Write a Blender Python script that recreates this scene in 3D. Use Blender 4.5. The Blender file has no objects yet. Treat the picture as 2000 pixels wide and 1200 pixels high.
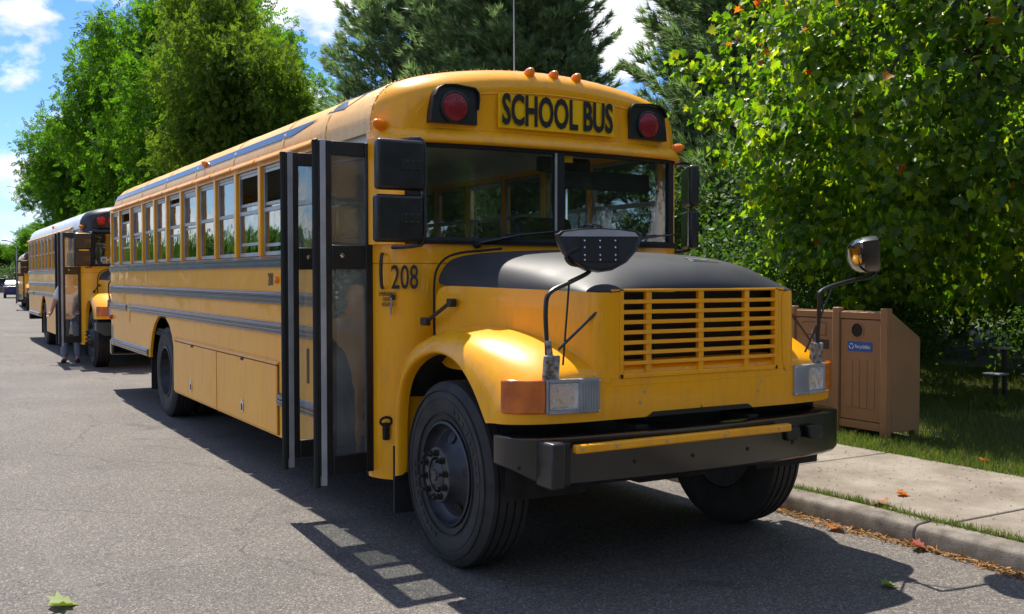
import bpy, bmesh, math, random
import numpy as np
from mathutils import Vector, Matrix
R_ = math.radians
random.seed(7); rng = np.random.default_rng(7)
sc = bpy.context.scene
COL = sc.collection

# ------------------------------------------------------------------ camera
def make_camera():
    C = Vector((5.017, -3.761, 1.655)); ya, pi, ro = R_(30.561), R_(-1.708), R_(-0.055)
    F = Vector((-math.cos(ya)*math.cos(pi), math.sin(ya)*math.cos(pi), math.sin(pi)))
    Rt = Vector((math.sin(ya), math.cos(ya), 0)); U = Rt.cross(F)
    R2 = math.cos(ro)*Rt + math.sin(ro)*U; U2 = -math.sin(ro)*Rt + math.cos(ro)*U
    cam = bpy.data.cameras.new('camera'); co = bpy.data.objects.new('camera', cam); COL.objects.link(co)
    cam.sensor_width = 36; cam.lens = 1986.6/2000*36; cam.clip_start = .05; cam.clip_end = 3000
    co.matrix_world = Matrix(((R2.x, U2.x, -F.x, C.x), (R2.y, U2.y, -F.y, C.y), (R2.z, U2.z, -F.z, C.z), (0, 0, 0, 1)))
    sc.camera = co
make_camera()

# ------------------------------------------------------------------ world, sun, exposure
SUN_EL = R_(60)
def make_world():
    w = bpy.data.worlds.new('World'); sc.world = w; w.use_nodes = True
    nt = w.node_tree; nt.nodes.clear(); N = nt.nodes.new; L = nt.links.new
    out = N('ShaderNodeOutputWorld'); bg = N('ShaderNodeBackground'); bg.inputs[1].default_value = .09
    sky = N('ShaderNodeTexSky'); sky.sky_type = 'NISHITA'; sky.sun_disc = False
    sky.sun_elevation = SUN_EL; sky.sun_rotation = R_(272); sky.air_density = 1.0; sky.dust_density = .2; sky.ozone_density = 1.6
    hsv = N('ShaderNodeHueSaturation'); hsv.inputs['Saturation'].default_value = 1.12; hsv.inputs['Value'].default_value = 1.0
    tint = N('ShaderNodeMix'); tint.data_type = 'RGBA'; tint.blend_type = 'MULTIPLY'; tint.inputs[0].default_value = 1; tint.inputs[7].default_value = (.74, .88, 1.16, 1)
    L(sky.outputs[0], tint.inputs[6]); L(tint.outputs[2], hsv.inputs['Color'])
    # cumulus clouds: 3D noise over the view direction, flattened a little
    tc = N('ShaderNodeTexCoord')
    mp = N('ShaderNodeMapping'); mp.inputs['Location'].default_value = (1.2, 9.1, .17); mp.inputs['Scale'].default_value = (1, 1, 1.7); L(tc.outputs['Generated'], mp.inputs[0])
    n1 = N('ShaderNodeTexNoise'); n1.inputs['Scale'].default_value = 8.5; n1.inputs['Detail'].default_value = 9; n1.inputs['Roughness'].default_value = .56
    L(mp.outputs[0], n1.inputs['Vector'])
    cr = N('ShaderNodeValToRGB'); cr.color_ramp.elements[0].position = .50; cr.color_ramp.elements[1].position = .58
    L(n1.outputs[0], cr.inputs[0])
    n2 = N('ShaderNodeTexNoise'); n2.inputs['Scale'].default_value = 11; n2.inputs['Detail'].default_value = 6; L(mp.outputs[0], n2.inputs['Vector'])
    cc = N('ShaderNodeValToRGB'); cc.color_ramp.elements[0].position = .35; cc.color_ramp.elements[1].position = .6
    cc.color_ramp.elements[0].color = (6.0, 6.4, 7.4, 1); cc.color_ramp.elements[1].color = (9.5, 9.5, 9.6, 1); L(n2.outputs[0], cc.inputs[0])
    mixc = N('ShaderNodeMix'); mixc.data_type = 'RGBA'; L(cr.outputs[0], mixc.inputs[0]); L(hsv.outputs[0], mixc.inputs[6]); L(cc.outputs[0], mixc.inputs[7])
    L(mixc.outputs[2], bg.inputs[0]); L(bg.outputs[0], out.inputs[0])
    s = bpy.data.lights.new('sun', 'SUN'); s.energy = 5.0; s.angle = R_(.5); s.color = (1, .94, .84)
    so = bpy.data.objects.new('sun', s); COL.objects.link(so); so.location = (0, 0, 30)
    d = Vector((math.cos(SUN_EL), -.03, -math.sin(SUN_EL)))
    so.rotation_euler = d.to_track_quat('-Z', 'Y').to_euler()
make_world()
sc.view_settings.view_transform = 'Standard'; sc.view_settings.look = 'None'
sc.view_settings.exposure = .72; sc.view_settings.gamma = 1; sc.view_settings.use_curve_mapping = False

# ------------------------------------------------------------------ materials
MATS = {}
def nodes(name):
    m = bpy.data.materials.new(name); m.use_nodes = True; nt = m.node_tree
    b = nt.nodes['Principled BSDF']; MATS[name] = m
    return m, nt, b, nt.nodes.new, nt.links.new
def setp(b, **k):
    for n, v in k.items():
        b.inputs[n].default_value = v
def basic(name, col, rough=.5, metal=0, coat=0, var=.12, scale=6, bump=0, bscale=60, coatr=.1, spec=.5, col2=None, distort=0):
    """principled with noise colour variation and fine bump, in object space"""
    m, nt, b, N, L = nodes(name)
    c = (*col, 1); d = (*(col2 if col2 else [x*(1-var*2) for x in col]), 1)
    tc = N('ShaderNodeTexCoord'); n = N('ShaderNodeTexNoise'); n.inputs['Scale'].default_value = scale; n.inputs['Detail'].default_value = 6
    n.inputs['Distortion'].default_value = distort
    L(tc.outputs['Object'], n.inputs['Vector'])
    r = N('ShaderNodeValToRGB'); r.color_ramp.elements[0].position = .3; r.color_ramp.elements[1].position = .68
    r.color_ramp.elements[0].color = d; r.color_ramp.elements[1].color = c; L(n.outputs[0], r.inputs[0]); L(r.outputs[0], b.inputs['Base Color'])
    setp(b, Roughness=rough, Metallic=metal); b.inputs['Coat Weight'].default_value = coat; b.inputs['Coat Roughness'].default_value = coatr
    b.inputs['Specular IOR Level'].default_value = spec
    mr = N('ShaderNodeMapRange'); mr.inputs[3].default_value = rough*.85; mr.inputs[4].default_value = min(1, rough*1.25); L(n.outputs[0], mr.inputs[0]); L(mr.outputs[0], b.inputs['Roughness'])
    if bump:
        n2 = N('ShaderNodeTexNoise'); n2.inputs['Scale'].default_value = bscale; n2.inputs['Detail'].default_value = 4; L(tc.outputs['Object'], n2.inputs['Vector'])
        bp = N('ShaderNodeBump'); bp.inputs['Strength'].default_value = bump; bp.inputs['Distance'].default_value = .02; L(n2.outputs[0], bp.inputs['Height']); L(bp.outputs[0], b.inputs['Normal'])
    return m
def paint(name, col, col2, rough=.3, coat=.35, wave=.06, dirt=(.25, .17, .08), dirtamt=.35, spec=.45):
    """weathered vehicle enamel: slow colour drift, grime specks and streaks, faint oil-canning"""
    m, nt, b, N, L = nodes(name)
    tc = N('ShaderNodeTexCoord'); n = N('ShaderNodeTexNoise'); n.inputs['Scale'].default_value = 1.1; n.inputs['Detail'].default_value = 5; L(tc.outputs['Object'], n.inputs['Vector'])
    r = N('ShaderNodeValToRGB'); r.color_ramp.elements[0].position = .35; r.color_ramp.elements[1].position = .65
    r.color_ramp.elements[0].color = (*col2, 1); r.color_ramp.elements[1].color = (*col, 1); L(n.outputs[0], r.inputs[0])
    mp = N('ShaderNodeMapping'); mp.inputs['Scale'].default_value = (14, 14, 2.2); L(tc.outputs['Object'], mp.inputs[0])
    g = N('ShaderNodeTexNoise'); g.inputs['Scale'].default_value = 1.0; g.inputs['Detail'].default_value = 10; g.inputs['Roughness'].default_value = .7; L(mp.outputs[0], g.inputs['Vector'])
    gr = N('ShaderNodeValToRGB'); gr.color_ramp.elements[0].position = .5; gr.color_ramp.elements[1].position = .78
    gr.color_ramp.elements[1].color = (dirtamt,)*3+(1,); gr.color_ramp.elements[0].color = (0, 0, 0, 1); L(g.outputs[0], gr.inputs[0])
    mx = N('ShaderNodeMix'); mx.data_type = 'RGBA'; L(gr.outputs[0], mx.inputs[0]); L(r.outputs[0], mx.inputs[6]); mx.inputs[7].default_value = (*dirt, 1)
    L(mx.outputs[2], b.inputs['Base Color'])
    mr = N('ShaderNodeMapRange'); mr.inputs[3].default_value = rough*.8; mr.inputs[4].default_value = rough*1.5; L(g.outputs[0], mr.inputs[0]); L(mr.outputs[0], b.inputs['Roughness'])
    b.inputs['Coat Weight'].default_value = coat; b.inputs['Coat Roughness'].default_value = .035; b.inputs['Specular IOR Level'].default_value = spec
    n2 = N('ShaderNodeTexNoise'); n2.inputs['Scale'].default_value = 2.6; n2.inputs['Detail'].default_value = 1; L(tc.outputs['Object'], n2.inputs['Vector'])
    bp = N('ShaderNodeBump'); bp.inputs['Strength'].default_value = wave; bp.inputs['Distance'].default_value = .25; L(n2.outputs[0], bp.inputs['Height'])
    L(bp.outputs[0], b.inputs['Normal']); L(bp.outputs[0], b.inputs['Coat Normal'])
    return m
YEL = paint('school_bus_yellow', (.95, .415, .004), (.92, .385, .004), wave=.05, coat=.32, spec=.3, dirtamt=.34)
ROOF = paint('faded_roof_yellow', (.82, .50, .17), (.80, .42, .09), rough=.42, coat=.15, dirtamt=.5, wave=.03)
WROOF = paint('white_roof_paint', (.72, .73, .74), (.62, .63, .64), rough=.4, dirtamt=.3)
HOODBLK = basic('satin_black_hood', (.026, .027, .031), .52, var=.15, scale=4, bump=.02, bscale=200, spec=.45)
BLK = basic('black_painted_steel', (.014, .014, .016), .38, coat=.15, var=.3, scale=9)
BUMPER = basic('black_bumper_paint', (.012, .012, .014), .22, coat=.5, var=.35, scale=5, bump=.02, bscale=30)
RUB = basic('black_rubber', (.016, .016, .017), .75, var=.3, scale=12)
TYRE = basic('tyre_rubber', (.018, .018, .019), .68, var=.25, scale=7, bump=.12, bscale=70, col2=(.034, .032, .030))
RIM = basic('dark_navy_wheel_steel', (.032, .036, .05), .36, var=.3, scale=14, bump=.04, bscale=80)
NUT = basic('dirty_lug_steel', (.055, .052, .05), .5, metal=.5, var=.4, scale=60)
HUBF = basic('dusty_hub_face', (.12, .11, .10), .7, var=.35, scale=30)
RAIL = basic('dark_rub_rail_enamel', (.12, .13, .165), .24, metal=.6, coat=.4, var=.1, scale=2)
ALU = basic('weathered_aluminium', (.50, .51, .52), .42, metal=.75, var=.15, scale=8)
GREYP = basic('grey_trim_paint', (.33, .34, .36), .5, var=.15)
WHITE = basic('grey_white_rubber_strip', (.45, .46, .48), .55, var=.15)
SIGNY = basic('reflective_sign_yellow', (.95, .54, .004), .6, var=.04, spec=.2)
TXT = basic('black_lettering', (.008, .008, .008), .5, var=.1)
TXTG = basic('worn_grey_lettering', (.12, .09, .05), .55, var=.3)
DARKSTR = basic('dark_roof_stripe', (.035, .045, .075), .25, coat=.4, var=.15)
RUST = basic('chipped_rusty_bracket', (.42, .40, .38), .6, metal=.2, scale=42, col2=(.05, .025, .014))
RUSTG = basic('rusty_panel_gap', (.07, .022, .008), .8, var=.4, scale=20)
INTER = basic('grey_interior_panel', (.16, .17, .17), .55, var=.1)
CEIL = basic('pale_interior_ceiling', (.62, .65, .62), .5, var=.08)
SEATM = basic('dark_green_vinyl', (.02, .028, .03), .5, var=.3, scale=9)
FLOORM = basic('black_rubber_floor', (.02, .02, .02), .7)
UNDER = basic('dusty_chassis', (.025, .024, .023), .8, var=.4, scale=12)
CHROME = basic('chrome', (.75, .76, .78), .12, metal=1, var=.05)
def plastic_lens(name, col, rough=.18, trans=.0, em=0):
    m, nt, b, N, L = nodes(name); b.inputs['Base Color'].default_value = (*col, 1); b.inputs['Roughness'].default_value = rough
    b.inputs['Coat Weight'].default_value = .3; b.inputs['Coat Roughness'].default_value = .05; b.inputs['Specular IOR Level'].default_value = .3
    tc = N('ShaderNodeTexCoord'); v = N('ShaderNodeTexVoronoi'); v.inputs['Scale'].default_value = 70; L(tc.outputs['Object'], v.inputs['Vector'])
    bp = N('ShaderNodeBump'); bp.inputs['Strength'].default_value = .15; bp.inputs['Distance'].default_value = .01; L(v.outputs[0], bp.inputs['Height']); L(bp.outputs[0], b.inputs['Normal'])
    return m
AMBER = plastic_lens('amber_lens', (.95, .24, .008))
AMBERD = basic('turn_signal_amber', (.78, .19, .008), .15, coat=.7, scale=9, col2=(.40, .065, .005), bump=.05, bscale=160)
REDL = plastic_lens('red_lens', (.22, .006, .012), .4)
REDB = plastic_lens('bright_red_lens', (.55, .01, .015), .25)
def glass(name, tint, f0=.06, rough=.0, wob=.02, wsc=3, dust_sheen=.0, dust_sheen_col=(.5, .5, .48)):
    m, nt, b, N, L = nodes(name); nt.nodes.remove(b); out = nt.nodes['Material Output']
    lw = N('ShaderNodeLayerWeight'); lw.inputs[0].default_value = .5; pw = N('ShaderNodeMath'); pw.operation = 'POWER'; pw.inputs[1].default_value = 4.0; L(lw.outputs['Facing'], pw.inputs[0])
    fr = N('ShaderNodeMath'); fr.operation = 'MULTIPLY_ADD'; fr.inputs[1].default_value = 1-f0; fr.inputs[2].default_value = f0; L(pw.outputs[0], fr.inputs[0])
    tr = N('ShaderNodeBsdfTransparent'); tr.inputs[0].default_value = (*tint, 1)
    gl = N('ShaderNodeBsdfGlossy'); gl.inputs['Roughness'].default_value = rough; gl.inputs[0].default_value = (1, 1, 1, 1)
    tc = N('ShaderNodeTexCoord'); n = N('ShaderNodeTexNoise'); n.inputs['Scale'].default_value = wsc; n.inputs['Detail'].default_value = 3; L(tc.outputs['Object'], n.inputs['Vector'])
    bp = N('ShaderNodeBump'); bp.inputs['Strength'].default_value = wob; bp.inputs['Distance'].default_value = .3; L(n.outputs[0], bp.inputs['Height']); L(bp.outputs[0], gl.inputs['Normal'])
    mx = N('ShaderNodeMixShader'); L(fr.outputs[0], mx.inputs[0]); L(tr.outputs[0], mx.inputs[1]); L(gl.outputs[0], mx.inputs[2])
    res = mx
    if dust_sheen:  # pale diffuse film: dust, and painted reflections on door and headlamp glass
        df = N('ShaderNodeBsdfDiffuse'); df.inputs[0].default_value = (*dust_sheen_col, 1)
        n3 = N('ShaderNodeTexNoise'); n3.inputs['Scale'].default_value = 4; n3.inputs['Detail'].default_value = 8; L(tc.outputs['Object'], n3.inputs['Vector'])
        mm = N('ShaderNodeMath'); mm.operation = 'MULTIPLY'; mm.inputs[1].default_value = dust_sheen*2; L(n3.outputs[0], mm.inputs[0])
        m2 = N('ShaderNodeMixShader'); L(mm.outputs[0], m2.inputs[0]); L(mx.outputs[0], m2.inputs[1]); L(df.outputs[0], m2.inputs[2]); res = m2
    L(res.outputs[0], out.inputs[0]); return m
GLASS = glass('side_window_glass', (.58, .62, .61), .09, dust_sheen=.012)
WGLASS = glass('windshield_glass', (.80, .83, .82), .08, dust_sheen=.012)
DGLASS = glass('door_glass', (.86, .89, .89), .09, dust_sheen=.075, dust_sheen_col=(.55, .56, .56))  # pale grey film is grime plus a painted reflection of the road
LENS = glass('headlamp_glass', (.92, .94, .96), .16, dust_sheen=.14, dust_sheen_col=(.75, .82, .92), wob=.25, wsc=22)  # bluish white film paints the sky's reflection into the lamp glass
MIRR = basic('tinted_convex_mirror', (.30, .31, .32), .1, metal=1, var=.05)

def leafmat(name, cols, trans, tw=.45, rough=.42, spec=.4):
    m, nt, b, N, L = nodes(name); out = nt.nodes['Material Output']
    g = N('ShaderNodeNewGeometry'); r = N('ShaderNodeValToRGB'); el = r.color_ramp.elements
    while len(el) < len(cols): el.new(.5)
    for i, c in enumerate(cols): el[i].position = i/(len(cols)-1); el[i].color = (*c, 1)
    L(g.outputs['Random Per Island'], r.inputs[0]); L(r.outputs[0], b.inputs['Base Color']); b.inputs['Roughness'].default_value = rough
    b.inputs['Specular IOR Level'].default_value = spec
    t = N('ShaderNodeBsdfTranslucent'); mu = N('ShaderNodeMix'); mu.data_type = 'RGBA'; mu.blend_type = 'MULTIPLY'; mu.inputs[0].default_value = 1
    L(r.outputs[0], mu.inputs[6]); mu.inputs[7].default_value = (*trans, 1); L(mu.outputs[2], t.inputs[0])
    mx = N('ShaderNodeMixShader'); mx.inputs[0].default_value = tw; L(b.outputs[0], mx.inputs[1]); L(t.outputs[0], mx.inputs[2]); L(mx.outputs[0], out.inputs[0])
    return m
MAPLE = leafmat('maple_leaf_green', [(.022, .058, .009), (.04, .095, .011), (.07, .14, .013), (.14, .19, .018)], (4.8, 4.2, .8), .5)
MAPLEO = leafmat('maple_leaf_autumn', [(.10, .15, .015), (.26, .18, .012), (.38, .12, .01), (.42, .06, .008)], (2.4, 2.2, 1.2), .5)
ASH = leafmat('ash_leaf_green', [(.024, .068, .010), (.04, .10, .012), (.058, .13, .014), (.085, .155, .02)], (3.0, 3.1, .9), .45, rough=.8, spec=.08)
ASH2 = leafmat('olive_leaf_green', [(.035, .07, .012), (.055, .10, .015), (.075, .125, .018), (.10, .15, .025)], (3.0, 2.9, 1.0), .42, rough=.8, spec=.08)
PINE = leafmat('pine_needle', [(.075, .125, .05), (.115, .18, .08), (.16, .23, .11), (.27, .31, .20)], (1.7, 1.9, 1.1), .42, rough=.4, spec=.5)
SHRUB = leafmat('shrub_leaf', [(.025, .06, .014), (.04, .085, .016), (.055, .10, .02)], (2.6, 2.8, 1.0), .35, rough=.5, spec=.25)
GRASSM = leafmat('grass_blade', [(.05, .095, .016), (.075, .13, .02), (.10, .145, .028), (.18, .15, .055)], (2.0, 2.0, 1.0), .4)
DEAD = leafmat('dry_leaf', [(.16, .07, .02), (.30, .15, .04), (.36, .22, .08), (.24, .09, .02)], (1.2, 1.2, 1.0), .2, rough=.7)
BARK = basic('grey_brown_bark', (.085, .07, .055), .9, var=.35, scale=9, bump=.6, bscale=26)
BARKP = basic('dark_pine_bark', (.06, .045, .035), .9, var=.35, scale=9, bump=.6, bscale=20)

def asphalt():
    m, nt, b, N, L = nodes('worn_asphalt')
    tc = N('ShaderNodeTexCoord')
    v = N('ShaderNodeTexVoronoi'); v.inputs['Scale'].default_value = 115; L(tc.outputs['Object'], v.inputs['Vector'])
    sp = N('ShaderNodeSeparateColor'); L(v.outputs['Color'], sp.inputs[0])
    cr = N('ShaderNodeValToRGB'); e = cr.color_ramp.elements; e[0].position = 0; e[0].color = (.044, .039, .034, 1); e[1].position = 1; e[1].color = (.29, .256, .222, 1)
    k = e.new(.45); k.color = (.106, .094, .082, 1); k = e.new(.86); k.color = (.140, .119, .102, 1); L(sp.outputs[0], cr.inputs[0])
    n = N('ShaderNodeTexNoise'); n.inputs['Scale'].default_value = .55; n.inputs['Detail'].default_value = 7; n.inputs['Roughness'].default_value = .6; L(tc.outputs['Object'], n.inputs['Vector'])
    r2 = N('ShaderNodeValToRGB'); r2.color_ramp.elements[0].position = .3; r2.color_ramp.elements[0].color = (.78, .78, .79, 1); r2.color_ramp.elements[1].position = .72; r2.color_ramp.elements[1].color = (1.2, 1.18, 1.16, 1); L(n.outputs[0], r2.inputs[0])
    mx = N('ShaderNodeMix'); mx.data_type = 'RGBA'; mx.blend_type = 'MULTIPLY'; mx.inputs[0].default_value = 1; L(cr.outputs[0], mx.inputs[6]); L(r2.outputs[0], mx.inputs[7])
    # pale tar-sealed scuffs, long along the road
    mp = N('ShaderNodeMapping'); mp.inputs['Scale'].default_value = (.35, 1.6, 1); L(tc.outputs['Object'], mp.inputs[0])
    n3 = N('ShaderNodeTexNoise'); n3.inputs['Scale'].default_value = 1.2; n3.inputs['Detail'].default_value = 8; L(mp.outputs[0], n3.inputs['Vector'])
    r3 = N('ShaderNodeValToRGB'); r3.color_ramp.elements[0].position = .6; r3.color_ramp.elements[1].position = .75; r3.color_ramp.elements[1].color = (.3, .3, .3, 1); L(n3.outputs[0], r3.inputs[0])
    m2 = N('ShaderNodeMix'); m2.data_type = 'RGBA'; L(r3.outputs[0], m2.inputs[0]); L(mx.outputs[2], m2.inputs[6]); m2.inputs[7].default_value = (.17, .16, .15, 1)
    # dark oil drips and tar patches
    n4 = N('ShaderNodeTexNoise'); n4.inputs['Scale'].default_value = 1.7; n4.inputs['Detail'].default_value = 5; n4.inputs['Distortion'].default_value = .6; L(tc.outputs['Object'], n4.inputs['Vector'])
    r4 = N('ShaderNodeValToRGB'); r4.color_ramp.elements[0].position = .62; r4.color_ramp.elements[0].color = (1, 1, 1, 1); r4.color_ramp.elements[1].position = .74; r4.color_ramp.elements[1].color = (.62, .62, .63, 1); L(n4.outputs[0], r4.inputs[0])
    # hairline cracks
    v2 = N('ShaderNodeTexVoronoi'); v2.feature = 'DISTANCE_TO_EDGE'; v2.inputs['Scale'].default_value = .3
    dn = N('ShaderNodeTexNoise'); dn.inputs['Scale'].default_value = 2.5; dn.inputs['Detail'].default_value = 6; L(tc.outputs['Object'], dn.inputs['Vector'])
    va = N('ShaderNodeVectorMath'); va.operation = 'MULTIPLY_ADD'; va.inputs[1].default_value = (.5, .5, 0); L(dn.outputs['Color'], va.inputs[0]); L(tc.outputs['Object'], va.inputs[2]); L(va.outputs[0], v2.inputs['Vector'])
    r5 = N('ShaderNodeValToRGB'); r5.color_ramp.elements[0].position = .0; r5.color_ramp.elements[0].color = (.5, .5, .5, 1); r5.color_ramp.elements[1].position = .0035; r5.color_ramp.elements[1].color = (1, 1, 1, 1); L(v2.outputs['Distance'], r5.inputs[0])
    m3 = N('ShaderNodeMix'); m3.data_type = 'RGBA'; m3.blend_type = 'MULTIPLY'; m3.inputs[0].default_value = 1; L(m2.outputs[2], m3.inputs[6]); L(r4.outputs[0], m3.inputs[7])
    m4 = N('ShaderNodeMix'); m4.data_type = 'RGBA'; m4.blend_type = 'MULTIPLY'; m4.inputs[0].default_value = 1; L(m3.outputs[2], m4.inputs[6]); L(r5.outputs[0], m4.inputs[7])
    L(m4.outputs[2], b.inputs['Base Color']); b.inputs['Roughness'].default_value = .82
    bp = N('ShaderNodeBump'); bp.inputs['Strength'].default_value = .55; bp.inputs['Distance'].default_value = .006; L(v.outputs['Distance'], bp.inputs['Height']); L(bp.outputs[0], b.inputs['Normal'])
    return m
ASPH = asphalt()
def concrete(name, a, c, scale=2.2):
    m, nt, b, N, L = nodes(name); tc = N('ShaderNodeTexCoord')
    n = N('ShaderNodeTexNoise'); n.inputs['Scale'].default_value = scale; n.inputs['Detail'].default_value = 9; n.inputs['Roughness'].default_value = .62; L(tc.outputs['Object'], n.inputs['Vector'])
    r = N('ShaderNodeValToRGB'); r.color_ramp.elements[0].position = .32; r.color_ramp.elements[0].color = (*a, 1); r.color_ramp.elements[1].position = .66; r.color_ramp.elements[1].color = (*c, 1); L(n.outputs[0], r.inputs[0])
    g = N('ShaderNodeTexNoise'); g.inputs['Scale'].default_value = 130; g.inputs['Detail'].default_value = 3; L(tc.outputs['Object'], g.inputs['Vector'])
    r2 = N('ShaderNodeValToRGB'); r2.color_ramp.elements[0].position = .3; r2.color_ramp.elements[0].color = (.72, .72, .72, 1); r2.color_ramp.elements[1].position = .6; r2.color_ramp.elements[1].color = (1.05, 1.05, 1.05, 1); L(g.outputs[0], r2.inputs[0])
    mx = N('ShaderNodeMix'); mx.data_type = 'RGBA'; mx.blend_type = 'MULTIPLY'; mx.inputs[0].default_value = 1; L(r.outputs[0], mx.inputs[6]); L(r2.outputs[0], mx.inputs[7])
    L(mx.outputs[2], b.inputs['Base Color']); b.inputs['Roughness'].default_value = .9
    bp = N('ShaderNodeBump'); bp.inputs['Strength'].default_value = .25; bp.inputs['Distance'].default_value = .01; L(g.outputs[0], bp.inputs['Height']); L(bp.outputs[0], b.inputs['Normal'])
    return m
SLAB = concrete('sidewalk_concrete', (.145, .115, .085), (.28, .24, .19))
KERBM = concrete('kerb_concrete', (.10, .082, .066), (.27, .235, .195), 5.5)
SOIL = basic('lawn_soil', (.075, .085, .03), .95, var=.3, scale=5, bump=.5, bscale=40, col2=(.05, .04, .022))
BROWN = basic('brown_recycled_plastic', (.36, .185, .078), .55, var=.1, scale=3, bump=.03, bscale=60)
BLUE = basic('blue_label', (.03, .12, .42), .4, var=.05)
DKLAB = basic('dark_brown_label', (.05, .035, .028), .5, var=.05)
LWHITE = basic('white_lettering', (.75, .75, .75), .5, var=.03)
SKIN = basic('skin', (.48, .25, .17), .5, var=.05)
SHIRT = basic('white_shirt_cloth', (.72, .73, .76), .85, var=.08, scale=12)
JEANS = basic('pale_blue_denim', (.20, .24, .33), .85, var=.15, scale=14)
HAIR = basic('grey_blond_hair', (.36, .24, .12), .7, var=.2, scale=40)
SHOE = basic('dark_shoe_leather', (.03, .03, .04), .5)
CARBLUE = basic('blue_car_paint', (.015, .028, .12), .35, coat=.15, var=.05)
CARDARK = basic('charcoal_car_paint', (.03, .03, .035), .25, coat=.6, var=.05)
CARRED = basic('dull_red_car_paint', (.30, .03, .025), .3, coat=.5, var=.05)
CARSILV = basic('silver_car_paint', (.35, .36, .38), .3, coat=.5, metal=.4, var=.05)
CARGL = basic('dark_car_glass', (.02, .025, .03), .2, var=.1, spec=.35)
LAMPG = basic('galvanised_pole', (.38, .39, .40), .5, metal=.5, var=.1)

# ------------------------------------------------------------------ mesh helpers
def tag(o, label=None, cat=None, group=None, kind=None):
    if label: o['label'] = label
    if cat: o['category'] = cat
    if group: o['group'] = group
    if kind: o['kind'] = kind
    return o
def empty(name, loc=(0, 0, 0), rz=0):
    o = bpy.data.objects.new(name, None); COL.objects.link(o); o.location = loc; o.rotation_euler = (0, 0, rz); o.empty_display_size = .3
    return o
def link(name, me, mat=None, parent=None):
    if mat is not None and not me.materials: me.materials.append(mat)
    o = bpy.data.objects.new(name, me); COL.objects.link(o)
    if parent is not None: o.parent = parent
    return o
class MB:
    def __init__(s): s.v = []; s.f = []
    def add(s, v, f):
        o = len(s.v); s.v += [tuple(p) for p in v]; s.f += [tuple(i+o for i in q) for q in f]; return s
    def box(s, x0, x1, y0, y1, z0, z1, M=None):
        v = [(x, y, z) for x in (x0, x1) for y in (y0, y1) for z in (z0, z1)]
        if M is not None: v = [M @ Vector(p) for p in v]
        return s.add(v, [(0, 1, 3, 2), (4, 6, 7, 5), (0, 4, 5, 1), (2, 3, 7, 6), (0, 2, 6, 4), (1, 5, 7, 3)])
    def prism(s, pts, a, b, ax='y'):
        n = len(pts)
        def mk(p, c):
            return {'y': (p[0], c, p[1]), 'x': (c, p[0], p[1]), 'z': (p[0], p[1], c)}[ax]
        v = [mk(p, a) for p in pts]+[mk(p, b) for p in pts]
        return s.add(v, [tuple(range(n)), tuple(range(2*n-1, n-1, -1))]+[(i, i+n, (i+1) % n+n, (i+1) % n) for i in range(n)])
    def tube(s, path, r, n=8, cap=True):
        P = [Vector(p) for p in path]; m = len(P); rs = r if isinstance(r, (list, tuple)) else [r]*m
        v = []; f = []; ref = None
        for i, p in enumerate(P):
            t = (P[min(i+1, m-1)]-P[max(i-1, 0)]).normalized()
            if ref is None:
                ref = Vector((0, 0, 1)) if abs(t.z) < .9 else Vector((1, 0, 0))
            a = t.cross(ref); a.normalize(); b2 = t.cross(a); ref = -b2 if b2.length else ref
            ref = (ref - t*ref.dot(t))
            if ref.length < 1e-6: ref = Vector((1, 0, 0))
            ref.normalize(); a = t.cross(ref).normalized()
            for k in range(n):
                q = 2*math.pi*k/n; v.append(p+(a*math.cos(q)+ref*math.sin(q))*rs[i])
        for i in range(m-1):
            for k in range(n):
                f.append((i*n+k, i*n+(k+1) % n, (i+1)*n+(k+1) % n, (i+1)*n+k))
        if cap: f += [tuple(range(n-1, -1, -1)), tuple(range((m-1)*n, m*n))]
        return s.add(v, f)
    def lathe(s, prof, c, axis=(0, -1, 0), n=24, close=False):
        """prof: list of (radius, distance along axis)"""
        A = Vector(axis).normalized(); e1 = A.orthogonal().normalized(); e2 = A.cross(e1); c = Vector(c); v = []; f = []
        m = len(prof)
        for r, d in prof:
            for k in range(n):
                q = 2*math.pi*k/n; v.append(c+A*d+(e1*math.cos(q)+e2*math.sin(q))*r)
        for i in range(m-1+(1 if close else 0)):
            j = (i+1) % m
            for k in range(n): f.append((i*n+k, i*n+(k+1) % n, j*n+(k+1) % n, j*n+k))
        if not close: f += [tuple(range(n-1, -1, -1)), tuple(range((m-1)*n, m*n))]
        return s.add(v, f)
    def grid(s, rows):
        n = len(rows[0]); v = [p for r in rows for p in r]
        return s.add(v, [(i*n+k, i*n+k+1, (i+1)*n+k+1, (i+1)*n+k) for i in range(len(rows)-1) for k in range(n-1)])
    def mesh(s, name, fix=True, ang=38):
        me = bpy.data.meshes.new(name); me.from_pydata(s.v, [], s.f)
        if fix:
            bm = bmesh.new(); bm.from_mesh(me); bmesh.ops.recalc_face_normals(bm, faces=bm.faces); bm.to_mesh(me); bm.free()
        me.shade_smooth(); me.set_sharp_from_angle(angle=R_(ang)); me.update(); return me
    def build(s, name, mat, parent=None, bevel=0, seg=2, sub=0, solid=0, fix=True, ang=38):
        o = link(name, s.mesh(name, fix, ang), mat, parent)
        if solid:
            d = o.modifiers.new('s', 'SOLIDIFY'); d.thickness = solid; d.offset = -1
            d = o.modifiers.new('e', 'EDGE_SPLIT'); d.split_angle = R_(40)
        if sub:
            d = o.modifiers.new('u', 'SUBSURF'); d.levels = sub; d.render_levels = sub
        if bevel:
            d = o.modifiers.new('b', 'BEVEL'); d.width = bevel; d.segments = seg; d.limit_method = 'ANGLE'; d.angle_limit = R_(40); d.harden_normals = False
        return o
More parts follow.
